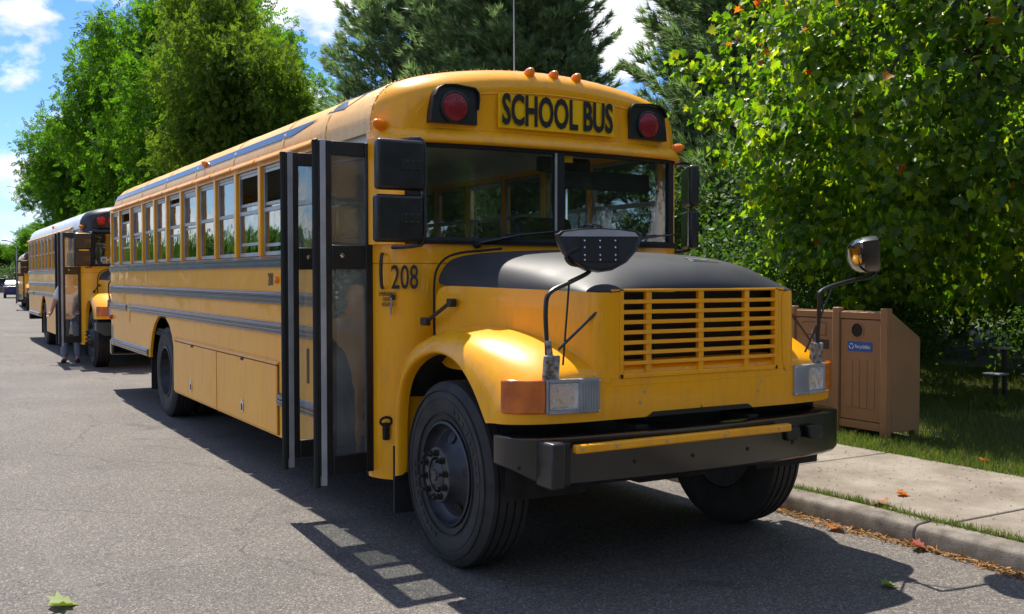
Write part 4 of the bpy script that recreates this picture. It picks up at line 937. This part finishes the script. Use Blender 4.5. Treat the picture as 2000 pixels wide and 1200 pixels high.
# ------------------------------------------------------------------ parked cars
def car(loc, rz, mat, label, group='cars parked at the end of the street'):
    r = empty('parked_car', loc, rz); tag(r, label, 'car', group)
    side = [(-2.1, .35), (-2.15, .62), (-2.05, .92), (-1.2, .98), (-1.0, 1.0), (.95, .98), (1.85, .82), (2.12, .62), (2.12, .32), (1.75, .26), (-1.75, .26)]
    rows = []
    for y, k in ((-.86, .94), (-.80, .99), (-.5, 1.02), (.5, 1.02), (.80, .99), (.86, .94)):
        rows.append([(x, y*(.93 if abs(x) > 2 else 1), .26+(z-.26)*k) for x, z in side+side[:1]])
    b = MB().grid(rows); n = len(side)
    b.add([rows[0][i] for i in range(n)], [tuple(range(n))]); b.add([rows[-1][i] for i in range(n)], [tuple(range(n))])
    b.build('body', mat, r, bevel=.03)
    cab = [(-1.75, .96), (-1.25, 1.40), (-.3, 1.47), (.35, 1.42), (1.05, .98)]
    rows = [[(x, y*(1 if z < 1.1 else .84), z) for x, z in cab] for y in (-.78, .78)]
    c = MB().grid(rows); c.add(rows[0], [tuple(range(5))]); c.add(rows[1], [tuple(range(5))]); c.build('windows', CARGL, r)
    MB().box(-1.2, .3, -.64, .64, 1.41, 1.475).build('roof', mat, r, bevel=.02)
    for s in (-1, 1):
        for x in (-1.3, 1.32):
            w = MB().lathe([(.2, -.2), (.2, .0), (.12, .01), (.05, .02)], (x, s*.84, .31), (0, s, 0), 16).build('wheel', ALU, r)
            MB().lathe([(.2, -.2), (.29, -.2), (.315, -.17), (.315, -.03), (.29, .005), (.2, .005)], (x, s*.84, .31), (0, s, 0), 20, close=True).build('tyre', TYRE, w)
        MB().box(2.05, 2.13, s*.5, s*.78, .60, .74).build('headlight', CHROME, r, bevel=.02); MB().box(-2.16, -2.08, s*.5, s*.78, .68, .82).build('tail_light', REDL, r, bevel=.02)
        MB().box(.75, .9, s*.86, s*1.0, .96, 1.08).build('wing_mirror', mat, r, bevel=.03)
car((-86, 3.45, 0), R_(176), CARBLUE, 'dark blue car parked at the kerb beyond the last bus')
for x, y, m, lb in ((-131, 6.2, CARDARK, 'charcoal car in the far car park beside the silver car'), (-131, 8.6, CARSILV, 'silver car in the far car park between dark cars'), (-133, 11.2, CARDARK, 'charcoal car in the far car park nearest the lamp post'), (-140, 8.2, CARRED, 'dull red car in the far car park behind the silver car')):
    car((x, y, .04), R_(90), m, lb, 'cars in the far car park')
lb = MB().box(-116.6, -116.2, -40, 60, .03, .62).build('low_wall', KERBM, bevel=.02); tag(lb, 'long low concrete wall across the end of the street', 'wall')
def lamp_post():
    r = empty('street_lamp', (-122, 6.5, .03)); tag(r, 'tall grey street lamp with curved arm at the end of the street', 'street lamp')
    MB().tube([(0, 0, 0), (0, 0, .5), (0, 0, 4.6)], [.10, .08, .065], 8).build('pole', LAMPG, r)
    MB().tube(smooth_path([(0, 0, 4.5), (0, -.05, 5.1), (0, -.35, 5.5), (0, -1.0, 5.72)]), .05, 6).build('arm', LAMPG, r)
    MB().box(-.12, .12, -1.5, -.95, 5.66, 5.80).build('lamp_head', LAMPG, r, bevel=.04)
lamp_post()

# ------------------------------------------------------------------ vegetation
def cloud_mesh(name, tv, tf, pos, rot, scale):
    """tv (N,3) template, tf list of equal-length faces, pos (M,3), rot (M,3,3), scale (M,)"""
    tv = np.asarray(tv, np.float32); N = len(tv); M = len(pos)
    v = np.einsum('mij,nj->mni', rot, tv)*scale[:, None, None]+pos[:, None, :]
    me = bpy.data.meshes.new(name); me.vertices.add(M*N); me.vertices.foreach_set('co', v.reshape(-1).astype(np.float32))
    fl = np.array([i for f in tf for i in f], np.int32); sz = np.array([len(f) for f in tf], np.int32)
    loops = (fl[None, :]+(np.arange(M, dtype=np.int32)*N)[:, None]).reshape(-1)
    me.loops.add(len(loops)); me.loops.foreach_set('vertex_index', loops)
    tot = np.tile(sz, M); st = np.concatenate(([0], np.cumsum(tot)[:-1])).astype(np.int32)
    me.polygons.add(len(tot)); me.polygons.foreach_set('loop_start', st); me.update(calc_edges=True); me.validate()
    return me
def frames(axis, normal):
    a = axis/np.linalg.norm(axis, axis=1, keepdims=True); n = normal-a*np.sum(a*normal, 1, keepdims=True); n /= np.linalg.norm(n, axis=1, keepdims=True)+1e-9
    b = np.cross(n, a); return np.stack([a, b, n], axis=2)
# maple leaf: axis +x, five lobes, folded along the midrib
_h = [(0, 0), (.12, .30), (-.02, .46), (.26, .40), (.36, .62), (.50, .34), (.66, .42), (.70, .18), (1.0, 0)]
MAPLE_V = [(x, y, .34*y-.14*x*x) for x, y in _h]+[(x, -y, .34*y-.14*x*x) for x, y in _h[1:-1]]
MAPLE_F = [tuple(range(9)), tuple([0, 8]+[15-i for i in range(7)])]
# ash compound leaf: midrib with paired leaflets
def ash_template():
    v = []; f = []
    def leaflet(x, s, ang, l, w):
        c, q = math.cos(ang), math.sin(ang)*s; i = len(v)
        for a, b in ((0, 0), (.45*l, w), (l, 0), (.45*l, -w)): v.append((x+a*c-b*q, a*q+b*c, -.12*abs(a*q)-.05*x*x))
        f.append((i, i+1, i+2, i+3))
    for x in (.22, .46, .68):
        for s in (-1, 1): leaflet(x, s, 1.0, .42, .105)
    leaflet(.78, 1, 0, .42, .105); return v, f
ASH_V, ASH_F = ash_template()
QL_V = [(0, 0, 0), (.4, .28, .03), (1, 0, -.04), (.4, -.28, .03)]; QL_F = [(0, 1, 2, 3)]
def needle_template(n=15):
    v = []; f = []; r = random.Random(3)
    for k in range(n):
        q = 2*math.pi*k/n+r.uniform(-.2, .2); sp = r.uniform(.35, .85); d = Vector((1, sp*math.cos(q), sp*math.sin(q))).normalized(); s = d.orthogonal().normalized()*.05
        b = Vector((r.uniform(-.25, .35), 0, 0)); i = len(v); L = r.uniform(.7, 1.05)
        v += [tuple(b+s), tuple(b-s), tuple(b+d*L)]; f.append((i, i+1, i+2))
    return v, f
PN_V, PN_F = needle_template()
def rand_dir(n):
    d = rng.normal(size=(n, 3)); return d/np.linalg.norm(d, axis=1, keepdims=True)
def limb_path(a, b, sag=.15, n=5):
    a = np.array(a); b = np.array(b); L = np.linalg.norm(b-a); out = []
    off = rng.normal(size=3)*L*.06
    for t in np.linspace(0, 1, n): out.append(tuple(a+(b-a)*t+np.array([0, 0, sag*L*math.sin(t*math.pi)])+off*math.sin(t*math.pi)))
    return out
def lobed_crown(c, rad, nl, ncl, seed):
    """cluster centres over the skin of several lobes packed in an ellipsoid"""
    g = np.random.default_rng(seed); c = np.array(c); rad = np.array(rad); L = []
    for i in range(nl):
        d = g.normal(size=3); d /= np.linalg.norm(d); r = g.uniform(.35, .78)
        L.append((c+d*rad*r, rad.mean()*g.uniform(.30, .46)))
    P = []; Nn = []
    while len(P) < ncl:
        lc, lr = L[g.integers(nl)]; d = g.normal(size=3); d /= np.linalg.norm(d)
        if d[2] < -.5 and g.random() < .6: continue
        p = lc+d*lr*g.uniform(.72, 1.05)*np.array([1, 1, .85])
        q = (p-c)/rad
        if q@q > 1.25: continue
        P.append(p); Nn.append(d)
    return np.array(P), np.array(Nn), L
def leaf_field(P, Nn, per, spread, up=.5, droop=.35):
    M = len(P)*per; base = np.repeat(P, per, 0); nn = np.repeat(Nn, per, 0)
    off = rng.normal(size=(M, 3))*spread; pos = base+off
    ax = rand_dir(M)+nn*.7+np.array([0, 0, -droop]); nor = rand_dir(M)*.75+np.array([0, 0, up])+nn*.45
    return pos, frames(ax, nor)
def broadleaf_meshes(kind, H, rad, cz, seed, ncl, per, size, trunk_r):
    P, Nn, L = lobed_crown((0, 0, cz), rad, 16, ncl, seed); pos, rot = leaf_field(P, Nn, per, .26)
    crown = cloud_mesh('crown', ASH_V, ASH_F, pos, rot, rng.uniform(.75, 1.25, len(pos))*size)
    m = MB(); m.tube([(0, 0, -.1), (.03, .02, H*.18), (-.05, .05, H*.4), (.05, 0, H*.62), (0, 0, H*.9)], [trunk_r*1.3, trunk_r, trunk_r*.75, trunk_r*.45, .02], 8)
    for lc, lr in L:
        z0 = min(lc[2]*.75, H*.7); z0 = max(H*.16, z0-.9); m.tube(limb_path((0, 0, z0), lc, .1), [trunk_r*.4, trunk_r*.3, trunk_r*.22, trunk_r*.14, .015], 6)
        for k in range(5):
            d = rng.normal(size=3); d /= np.linalg.norm(d); m.tube(limb_path(lc, lc+d*lr*.95, .05, 3), [.03, .02, .008], 4)
    return crown, m.mesh('trunk', fix=False)
def put_tree(name, meshes, mats, loc, rz, sc_, label, group, cat='tree', parts=('crown', 'trunk')):
    r = empty(name, loc, rz); r.scale = (sc_[0], sc_[0], sc_[1]) if isinstance(sc_, tuple) else (sc_,)*3; tag(r, label, cat, group)
    for me, mt, nm in zip(meshes, mats, parts):
        o = bpy.data.objects.new(nm, me); COL.objects.link(o); o.parent = r
        if not me.materials: me.materials.append(None)
        o.material_slots[0].link = 'OBJECT'; o.material_slots[0].material = mt
    return r
ashA = broadleaf_meshes('ash', 11, (3.6, 3.6, 4.6), 6.2, 11, 680, 31, .27, .22)
ashB = broadleaf_meshes('ash', 12, (3.2, 3.2, 5.2), 6.8, 23, 680, 31, .26, .20)
ashC = broadleaf_meshes('ash', 10, (3.4, 3.4, 4.0), 5.6, 37, 560, 26, .25, .18)
def pine_meshes(seed, H=12, Rm=3.0):
    g = np.random.default_rng(seed); m = MB(); m.tube([(0, 0, -.1), (.05, 0, H*.3), (-.04, .03, H*.65), (0, 0, H)], [.20, .16, .10, .015], 8)
    P = []; D = []
    z = .6
    while z < H-.2:
        f = 1-z/H; L0 = Rm*(f**.65)*min(1, .75+z/4)+.25; nb = g.integers(5, 8); q0 = g.uniform(0, 6.28)
        for k in range(nb):
            q = q0+6.283*k/nb+g.uniform(-.3, .3); L = L0*g.uniform(.65, 1.15); el = .10+.45*(1-f)+g.uniform(-.12, .15)
            d = np.array([math.cos(q), math.sin(q), 0]); pts = []
            for t in np.linspace(0, 1, 6): pts.append(np.array([0, 0, z])+d*L*t+np.array([0, 0, L*(el*t*.6+.28*t*t*t)]))
            m.tube(pts, [.045*f+.012, .035*f+.01, .025*f+.008, .02*f+.006, .012, .005], 4, cap=False)
            n = int(14+L*30)
            for j in range(n):
                t = g.uniform(.18, 1.0)**.8; i = min(4, int(t*5)); p = pts[i]+(pts[i+1]-pts[i])*(t*5-i)
                side = np.cross(d, [0, 0, 1])*g.normal()*.30*L*(1.05-t*.75); tw = side+np.array([0, 0, g.uniform(-.05, .16)])+d*g.uniform(0, .18)
                P.append(p+tw); D.append(d*.7+side*.8/(.3*L+.2)+np.array([0, 0, g.uniform(.15, .9)]))
        z += g.uniform(.36, .52)*(.75+.5*f)
    for j in range(14): P.append(np.array([g.normal()*.06, g.normal()*.06, H-.5+j*.04])); D.append(np.array([g.normal()*.3, g.normal()*.3, 1]))
    P = np.array(P); D = np.array(D); rot = frames(D, rand_dir(len(D)))
    return cloud_mesh('crown', PN_V, PN_F, P, rot, g.uniform(.17, .33, len(P))), m.mesh('trunk', fix=False)
pineA = pine_meshes(5, 12, 3.0); pineB = pine_meshes(9, 13, 2.7)
def shrub_mesh(seed, rad, n=5200, size=.085):
    P, Nn, L = lobed_crown((0, 0, rad[2]*.95), rad, 12, 260, seed); pos, rot = leaf_field(P, Nn, n//260, .13)
    pos[:, 2] = np.abs(pos[:, 2])+.03; m = MB()
    for lc, lr in L: m.tube(limb_path((0, 0, 0), lc, .05), [.03, .025, .02, .014, .006], 4)
    return cloud_mesh('crown', QL_V, QL_F, pos, rot, rng.uniform(.7, 1.4, len(pos))*size), m.mesh('stem', fix=False)
shrA = shrub_mesh(3, (1.5, 1.3, 1.25)); shrB = shrub_mesh(8, (1.3, 1.4, 1.6))

# street trees from near to far
for i, (x, y, me, mt, rz, s, lb) in enumerate([
    (-29.5, 5.9, ashB, ASH2, .4, (.86, 1.15), 'tall olive-green ash tree rising behind the middle of bus 208, trunk showing'),
    (-33, 11.5, ashC, ASH, 2.2, (.95, .78), 'green ash tree next to the olive-green one, away from the pines'),
    (-37, 7.2, ashA, ASH, 1.0, (1.2, 1.28), 'very tall bright green ash tree rising over the rear of bus 208'),
    (-44, 7.6, ashB, ASH, 3.1, (1.4, 1.55), 'tall bright green ash tree over the white bus roof'),
    (-56, 8.0, ashC, ASH, 4.4, (1.6, 1.9), 'large green ash tree with its edge against the open sky'),
    (-68, 7.6, ashB, ASH, 5.2, (1.45, 1.42), 'rounded ash tree standing farther along the street'),
    (-86, 8.6, ashA, ASH, .2, (1.4, 1.35), 'small distant ash tree behind the last bus'),
    (-108, 9.5, ashC, ASH, 2.7, (1.1, .82), 'low distant ash tree behind the street lamp'),
    (-126, 10, ashA, ASH, 3.9, (1.2, .75), 'farthest ash tree at the end of the street')]):
    put_tree('ash_tree', me, (mt, BARK), (x, y, .12), rz, s, lb, 'ash trees along the kerb')
for i in range(14):
    put_tree('ash_tree', (ashA, ashB, ashC)[i % 3], (ASH, BARK), (-146-5*(i % 3), -46+6.6*i, 0), i*1.3, (1.2, .8), 'green tree in the distant row behind the far car park', 'trees behind the far car park')
# second rank behind the street trees
for i, (x, y, me, s) in enumerate([(-27, 15, ashA, 1.05), (-38, 15, ashC, 1.15), (-50, 15, ashA, 1.2), (-64, 15.5, ashB, 1.1), (-80, 16, ashA, 1.05)]):
    put_tree('ash_tree', me, (ASH, BARK), (x, y, .16), i*2.1, s, 'green ash tree in the second rank behind the street trees', 'second rank of ash trees')
# pines behind the bus
for i, (x, y, me, rz, s, lb) in enumerate([
    (-20.0, 7.4, pineA, .3, .86, 'dark pine beside the olive-green ash, trunk showing between branches'),
    (-17.6, 8.2, pineB, 1.9, .92, 'tall dark pine behind the red warning lamp on the door side'),
    (-16.0, 8.6, pineA, 3.3, .86, 'dark pine directly behind the lettered roof sign'),
    (-15.2, 9.2, pineB, 4.0, .78, 'dark pine behind the three roof marker lights, at the sky gap'),
    (-12.7, 12.5, pineA, 5.1, .97, 'dark pine over the driver side of the roof, beside the sky gap'),
    (-10.9, 12.0, pineB, .9, .98, 'dark pine half hidden by the maple leaves'),
    (-24.2, 11.7, pineB, 2.6, .95, 'dark pine behind the gap between ash and pines')]):
    put_tree('pine_tree', me, (PINE, BARKP), (x, y, .14), rz, s, lb, 'pines behind the bus')
for i, (x, y, me, s) in enumerate([(-10.4, 14.6, pineA, .95), (-8.7, 13.4, pineB, 1.0), (-21.5, 12.8, pineA, .85), (-19.0, 18, pineB, .8), (-17.1, 19.8, pineA, 1.0), (-13.9, 19.2, pineB, 1.0), (-10.4, 17.8, pineA, 1.0), (-8.4, 17, pineB, 1.0), (-5, 17, pineB, 1.0), (-2.5, 16, pineA, 1.0)]):
    put_tree('pine_tree', me, (PINE, BARKP), (x, y, .2), i*1.7, s, 'dark pine in the rear rank behind the maple', 'rear rank of pines')
# shrubs under the trees
sp = [(-5.2, 9.2, shrA, 1.1), (-3.6, 10.2, shrB, 1.0), (-2.0, 11.2, shrA, 1.15), (-.4, 11.6, shrB, 1.1), (-6.8, 8.0, shrB, 1.1), (-8.4, 9.6, shrA, 1.25), (1.2, 12.2, shrA, 1.2), (-4.6, 12.0, shrB, 1.5), (-7.2, 12.2, shrA, 1.5), (-1.8, 13.2, shrB, 1.5), (-10.5, 9.4, shrB, 1.2), (-12.5, 10, shrA, 1.3), (-3.6, 6.9, shrA, .62), (-5.0, 6.6, shrB, .8), (-6.6, 5.8, shrA, .85)]
for i, (x, y) in enumerate([(11, 7.5), (14, 6.8), (17, 7.6), (20, 5.2), (22, 1.0), (22.5, -4), (21, -9), (19, -14)]):
    put_tree('shrub', (shrA, shrB)[i % 2], (SHRUB, BARK), (x, y, .0), i*1.1, 1.5, 'dense shrub added out of view, in a hedge mirrored in the windshield', 'hedge mirrored in the windshield', 'shrub', ('crown', 'stem'))  # unseen shrubs added to cover the bright horizon gap in the windshield reflection
for i, (x, y, me, s) in enumerate(sp):
    put_tree('shrub', me, (SHRUB, BARK), (x, y, .13), i*1.1, s, {12: 'small dark green shrub close behind the brown bin enclosure', 13: 'dark green shrub between the bin enclosure and the bus', 14: 'dark green shrub beside the driver side of bus 208'}.get(i, 'dense dark green shrub in the thicket under the maple and pines'), 'shrubs under the trees', 'shrub', ('crown', 'stem'))
for i in range(9):
    put_tree('shrub', (shrA, shrB)[i % 2], (SHRUB, BARK), (-139-2*(i % 2), -2+4.2*i, 0), i*1.3, (2.3, 1.5), 'broad green shrub in the hedge behind the far car park', 'hedge behind the far car park', 'shrub', ('crown', 'stem'))
# trees across the road, seen mirrored in the windows
row = [(-20-7.5*i, -21-1.5*(i % 3), (ashA, ashB, ashC)[i % 3], 1.0+.1*(i % 2)) for i in range(14)]+[(17, -13, ashA, 1.1), (19, -5, ashB, 1.2), (18, 2.5, ashC, 1.1), (21, 9, ashA, 1.2), (15, -20, ashB, 1), (7.5, 11, ashB, 1.0), (13, 10, ashA, 1.1), (27, 12, ashC, 1.1), (12.5, 15, ashC, 1.0), (25, 3, ashA, 1.2), (26, -8, ashB, 1.2)]
for i, (x, y, me, s) in enumerate(row):
    put_tree('ash_tree', me, (ASH, BARK), (x, y, 0), i*1.9, (s, s*(.8 if x > 0 else .48)), 'green tree across the road, mirrored in the bus windows', 'trees across the road')

# the big maple beside the bins
def maple():
    r = empty('maple_tree', (-1.9, 8.3, .13)); tag(r, 'big leafy maple with some orange leaves overhanging the bins', 'tree')
    off = np.array([-1.9, 8.3, .13])
    g = np.random.default_rng(41); P = []; Nn = []
    C = np.array([-2.3, 7.45, 4.7]); Rd = np.array([3.8, 3.05, 4.1])
    while len(P) < 1300:
        d = g.normal(size=3); d /= np.linalg.norm(d)
        if d[1] > .45 and g.random() < .8: continue
        rr = g.uniform(.40, 1.03)**.5; p = C+d*Rd*rr
        # undulating skin, hanging skirts
        rr2 = 1+.10*math.sin(p[0]*3.1+p[2]*2.3)+.08*math.sin(p[1]*4.0-p[2]*3.1); p = C+d*Rd*rr*rr2
        if p[2] < 1.35 or (p[2] > 4.9 and g.random() < .62): continue  # crown top out of view is thinned so sun dapples the lawn
        if p[1] < 4.75 and p[2] < 1.75: continue
        P.append(p); Nn.append(d)
    P = np.array(P); Nn = np.array(Nn); per = 32
    M = len(P)*per; base = np.repeat(P, per, 0); nn = np.repeat(Nn, per, 0)
    pos = base+rng.normal(size=(M, 3))*np.array([.16, .16, .10])
    ax = rand_dir(M)*.8+nn*.8+np.array([0, 0, -.75]); nor = rand_dir(M)*.95+nn*.2+np.array([0, 0, .55]); rot = frames(ax, nor)
    sc_ = rng.uniform(.06, .14, M)
    # autumn tint sits on the street-side top of the crown
    prob = np.clip((pos[:, 2]-4.3)*.22, 0, .5)*np.clip((6.6-pos[:, 1])*.6, 0, 1)*np.clip((-1.2-pos[:, 0])*.5, 0, 1)+.006
    aut = rng.random(M) < prob
    for nm, mk, mt in (('crown', ~aut, MAPLE), ('autumn_leaves', aut, MAPLEO)):
        me = cloud_mesh(nm, MAPLE_V, MAPLE_F, pos[mk]-off, rot[mk], sc_[mk]); link(nm, me, mt, r)
    t = MB(); t.tube([(0, 0, -.15), (.02, -.02, .6), (-.05, 0, 1.5), (0, -.1, 2.6), (.2, -.3, 4.2), (.3, -.4, 6.5)], [.24, .17, .15, .13, .09, .03], 10)
    ends = P[g.choice(len(P), 70, replace=False)]-off
    heads = []
    for k in range(9):
        q = 6.283*k/9; e = np.array([2.4*math.cos(q), -.4+2.4*math.sin(q), 2.6+.35*(k % 4)]); z0 = 1.2+.22*k; pth = limb_path((0, -.04, z0), e, .08, 6); t.tube(pth, [.075, .065, .055, .045, .035, .022], 6); heads += pth[2:]
    hd = np.array(heads)
    for e in ends:
        i = np.argmin(np.linalg.norm(hd-e, axis=1)); t.tube(limb_path(hd[i], e, .06, 4), [.024, .018, .012, .004], 4)
    t.build('trunk', BARK, r, fix=False)
maple()

# ------------------------------------------------------------------ grass, litter, fallen leaves (stuff nobody could count)
def blades(name, pos, h, label):
    n = len(pos); v = [(0, -.06, 0), (0, .06, 0), (.25, 0, 1)]
    q = rng.uniform(0, 6.283, n); tilt = rng.normal(size=(n, 3))*.28; up = np.tile([0, 0, 1.0], (n, 1))+tilt
    sd = np.stack([np.cos(q), np.sin(q), np.zeros(n)], 1); fr = frames(up, sd); rot = np.stack([fr[:, :, 2], fr[:, :, 1], fr[:, :, 0]], axis=2)
    me = cloud_mesh(name, v, [(0, 1, 2)], pos, rot, rng.uniform(.6, 1.3, n)*h)
    return tag(link(name, me, GRASSM), label, 'grass', kind='stuff')
n = 150000
gx = rng.uniform(-7, 3.2, n); gy = 3.42+8.0*rng.random(n)**1.5
keep = ~((gx > -2.5) & (gx < -1.32) & (gy > 4.0) & (gy < 4.45))
gx, gy = gx[keep], gy[keep]; gz = np.interp(gy, [3.4, 7, 14], [.125, .13, .16])
blades('lawn_grass', np.stack([gx, gy, gz], 1), .065, 'short green grass of the shaded lawn behind the sidewalk')
n = 5200; gx = rng.uniform(-2.5, 3.0, n); gy = 1.705+rng.normal(size=n)*.022+.02*np.sin(gx*5); k = (np.sin(gx*2.1)+np.sin(gx*5.3+1)+rng.normal(size=n)*.6) > -.7
blades('kerb_grass', np.stack([gx[k], gy[k], np.full(k.sum(), .125)], 1), .05, 'ragged green grass growing in the gap behind the kerb')
n = 900; a = rng.uniform(0, 6.283, n); rr = np.abs(rng.normal(size=n))*.10
blades('grass_tuft', np.stack([-2.12+rr*np.cos(a), 6.80+rr*np.sin(a), np.full(n, .13)], 1), .16, 'tall grass tuft round the foot of the short post')
# gutter litter
n = 2600; lx = rng.uniform(-.6, 2.6, n); ly = 1.515-np.abs(rng.normal(size=n))*.045*(1+.5*np.sin(lx*4)); pos = np.stack([lx, ly, rng.uniform(.003, .018, n)], 1)
rot = frames(np.stack([rng.normal(size=n), rng.normal(size=n)*.6, rng.normal(size=n)*.2], 1), np.stack([rng.normal(size=n)*.4, rng.normal(size=n)*.4, np.ones(n)], 1))
gl = link('gutter_litter', cloud_mesh('gutter_litter', [(0, 0, 0), (.4, .1, .03), (1, 0, 0), (.4, -.1, .03)], [(0, 1, 2, 3)], pos, rot, rng.uniform(.02, .065, n)), DEAD)
tag(gl, 'dry brown leaf litter and needles lying in the gutter', 'leaf litter', kind='stuff')
n = 700; lx = rng.uniform(-2.5, 2.6, n); ly = rng.uniform(1.75, 3.45, n); pos = np.stack([lx, ly, np.full(n, .1465)], 1)
rot = frames(np.stack([rng.normal(size=n), rng.normal(size=n), rng.normal(size=n)*.05], 1), np.tile([0, 0, 1.0], (n, 1))+rng.normal(size=(n, 3))*.1)
SPECK = basic('dark_debris', (.035, .028, .02), .9, var=.3)
tag(link('sidewalk_debris', cloud_mesh('sidewalk_debris', [(0, 0, 0), (.4, .2, .1), (1, 0, 0), (.4, -.2, .05)], [(0, 1, 2, 3)], pos, rot, rng.uniform(.008, .028, n)), SPECK), 'small dark specks of debris scattered over the sidewalk', 'debris', kind='stuff')
n = 500; lx = rng.uniform(-1.5, 2.6, n); ly = rng.uniform(-3.3, 1.4, n); pos = np.stack([lx, ly, np.full(n, .004)], 1)
tag(link('road_debris', cloud_mesh('road_debris', [(0, 0, 0), (.4, .2, .1), (1, 0, 0), (.4, -.2, .05)], [(0, 1, 2, 3)], pos, rot[:n], rng.uniform(.006, .016, n)), SPECK), 'small dark grit scattered over the asphalt', 'debris', kind='stuff')
LEAFG = leafmat('fallen_green_leaf', [(.12, .22, .02), (.20, .24, .03)], (1.5, 1.5, 1), .2); LEAFO = leafmat('fallen_orange_leaf', [(.50, .17, .02), (.45, .10, .02)], (1.3, 1.2, 1), .2); LEAFR = leafmat('fallen_red_leaf', [(.22, .04, .02), (.30, .07, .03)], (1.2, 1.2, 1), .2)
for x, y, z, s, rz, mt, lb in ((-.488, -3.121, .012, .16, 1.6, LEAFG, 'green maple leaf with yellow edge lying on sunny asphalt'), (.479, 1.75, .165, .13, 2.4, LEAFO, 'orange maple leaf lying on the grass behind the kerb'), (.387, 2.107, .152, .10, .6, LEAFO, 'yellow-orange maple leaf lying on the bare sidewalk slab'),
    (1.42, .70, .012, .09, 1.0, LEAFG, 'small yellow-green leaf on the edge of the bus shadow'), (.42, 1.40, .02, .12, 2.0, LEAFO, 'large tan leaf lying in the gutter'), (1.02, 1.45, .03, .11, .4, LEAFR, 'curled dark red leaf leaning on the kerb'), (-.1, 3.72, .16, .09, 1.2, LEAFO, 'orange leaf lying on the lawn edge grass')):
    v = np.array(MAPLE_V); v = np.stack([v[:, 0]-.5, v[:, 1], v[:, 2]+.25*v[:, 1]**2+.12*(v[:, 0]-.5)**2], 1)
    o = link('fallen_leaf', cloud_mesh('fallen_leaf', v, MAPLE_F, np.zeros((1, 3)), np.eye(3)[None], np.array([s])), mt); o.location = (x, y, z); o.rotation_euler = (0, 0, rz); tag(o, lb, 'leaf', 'fallen leaves')
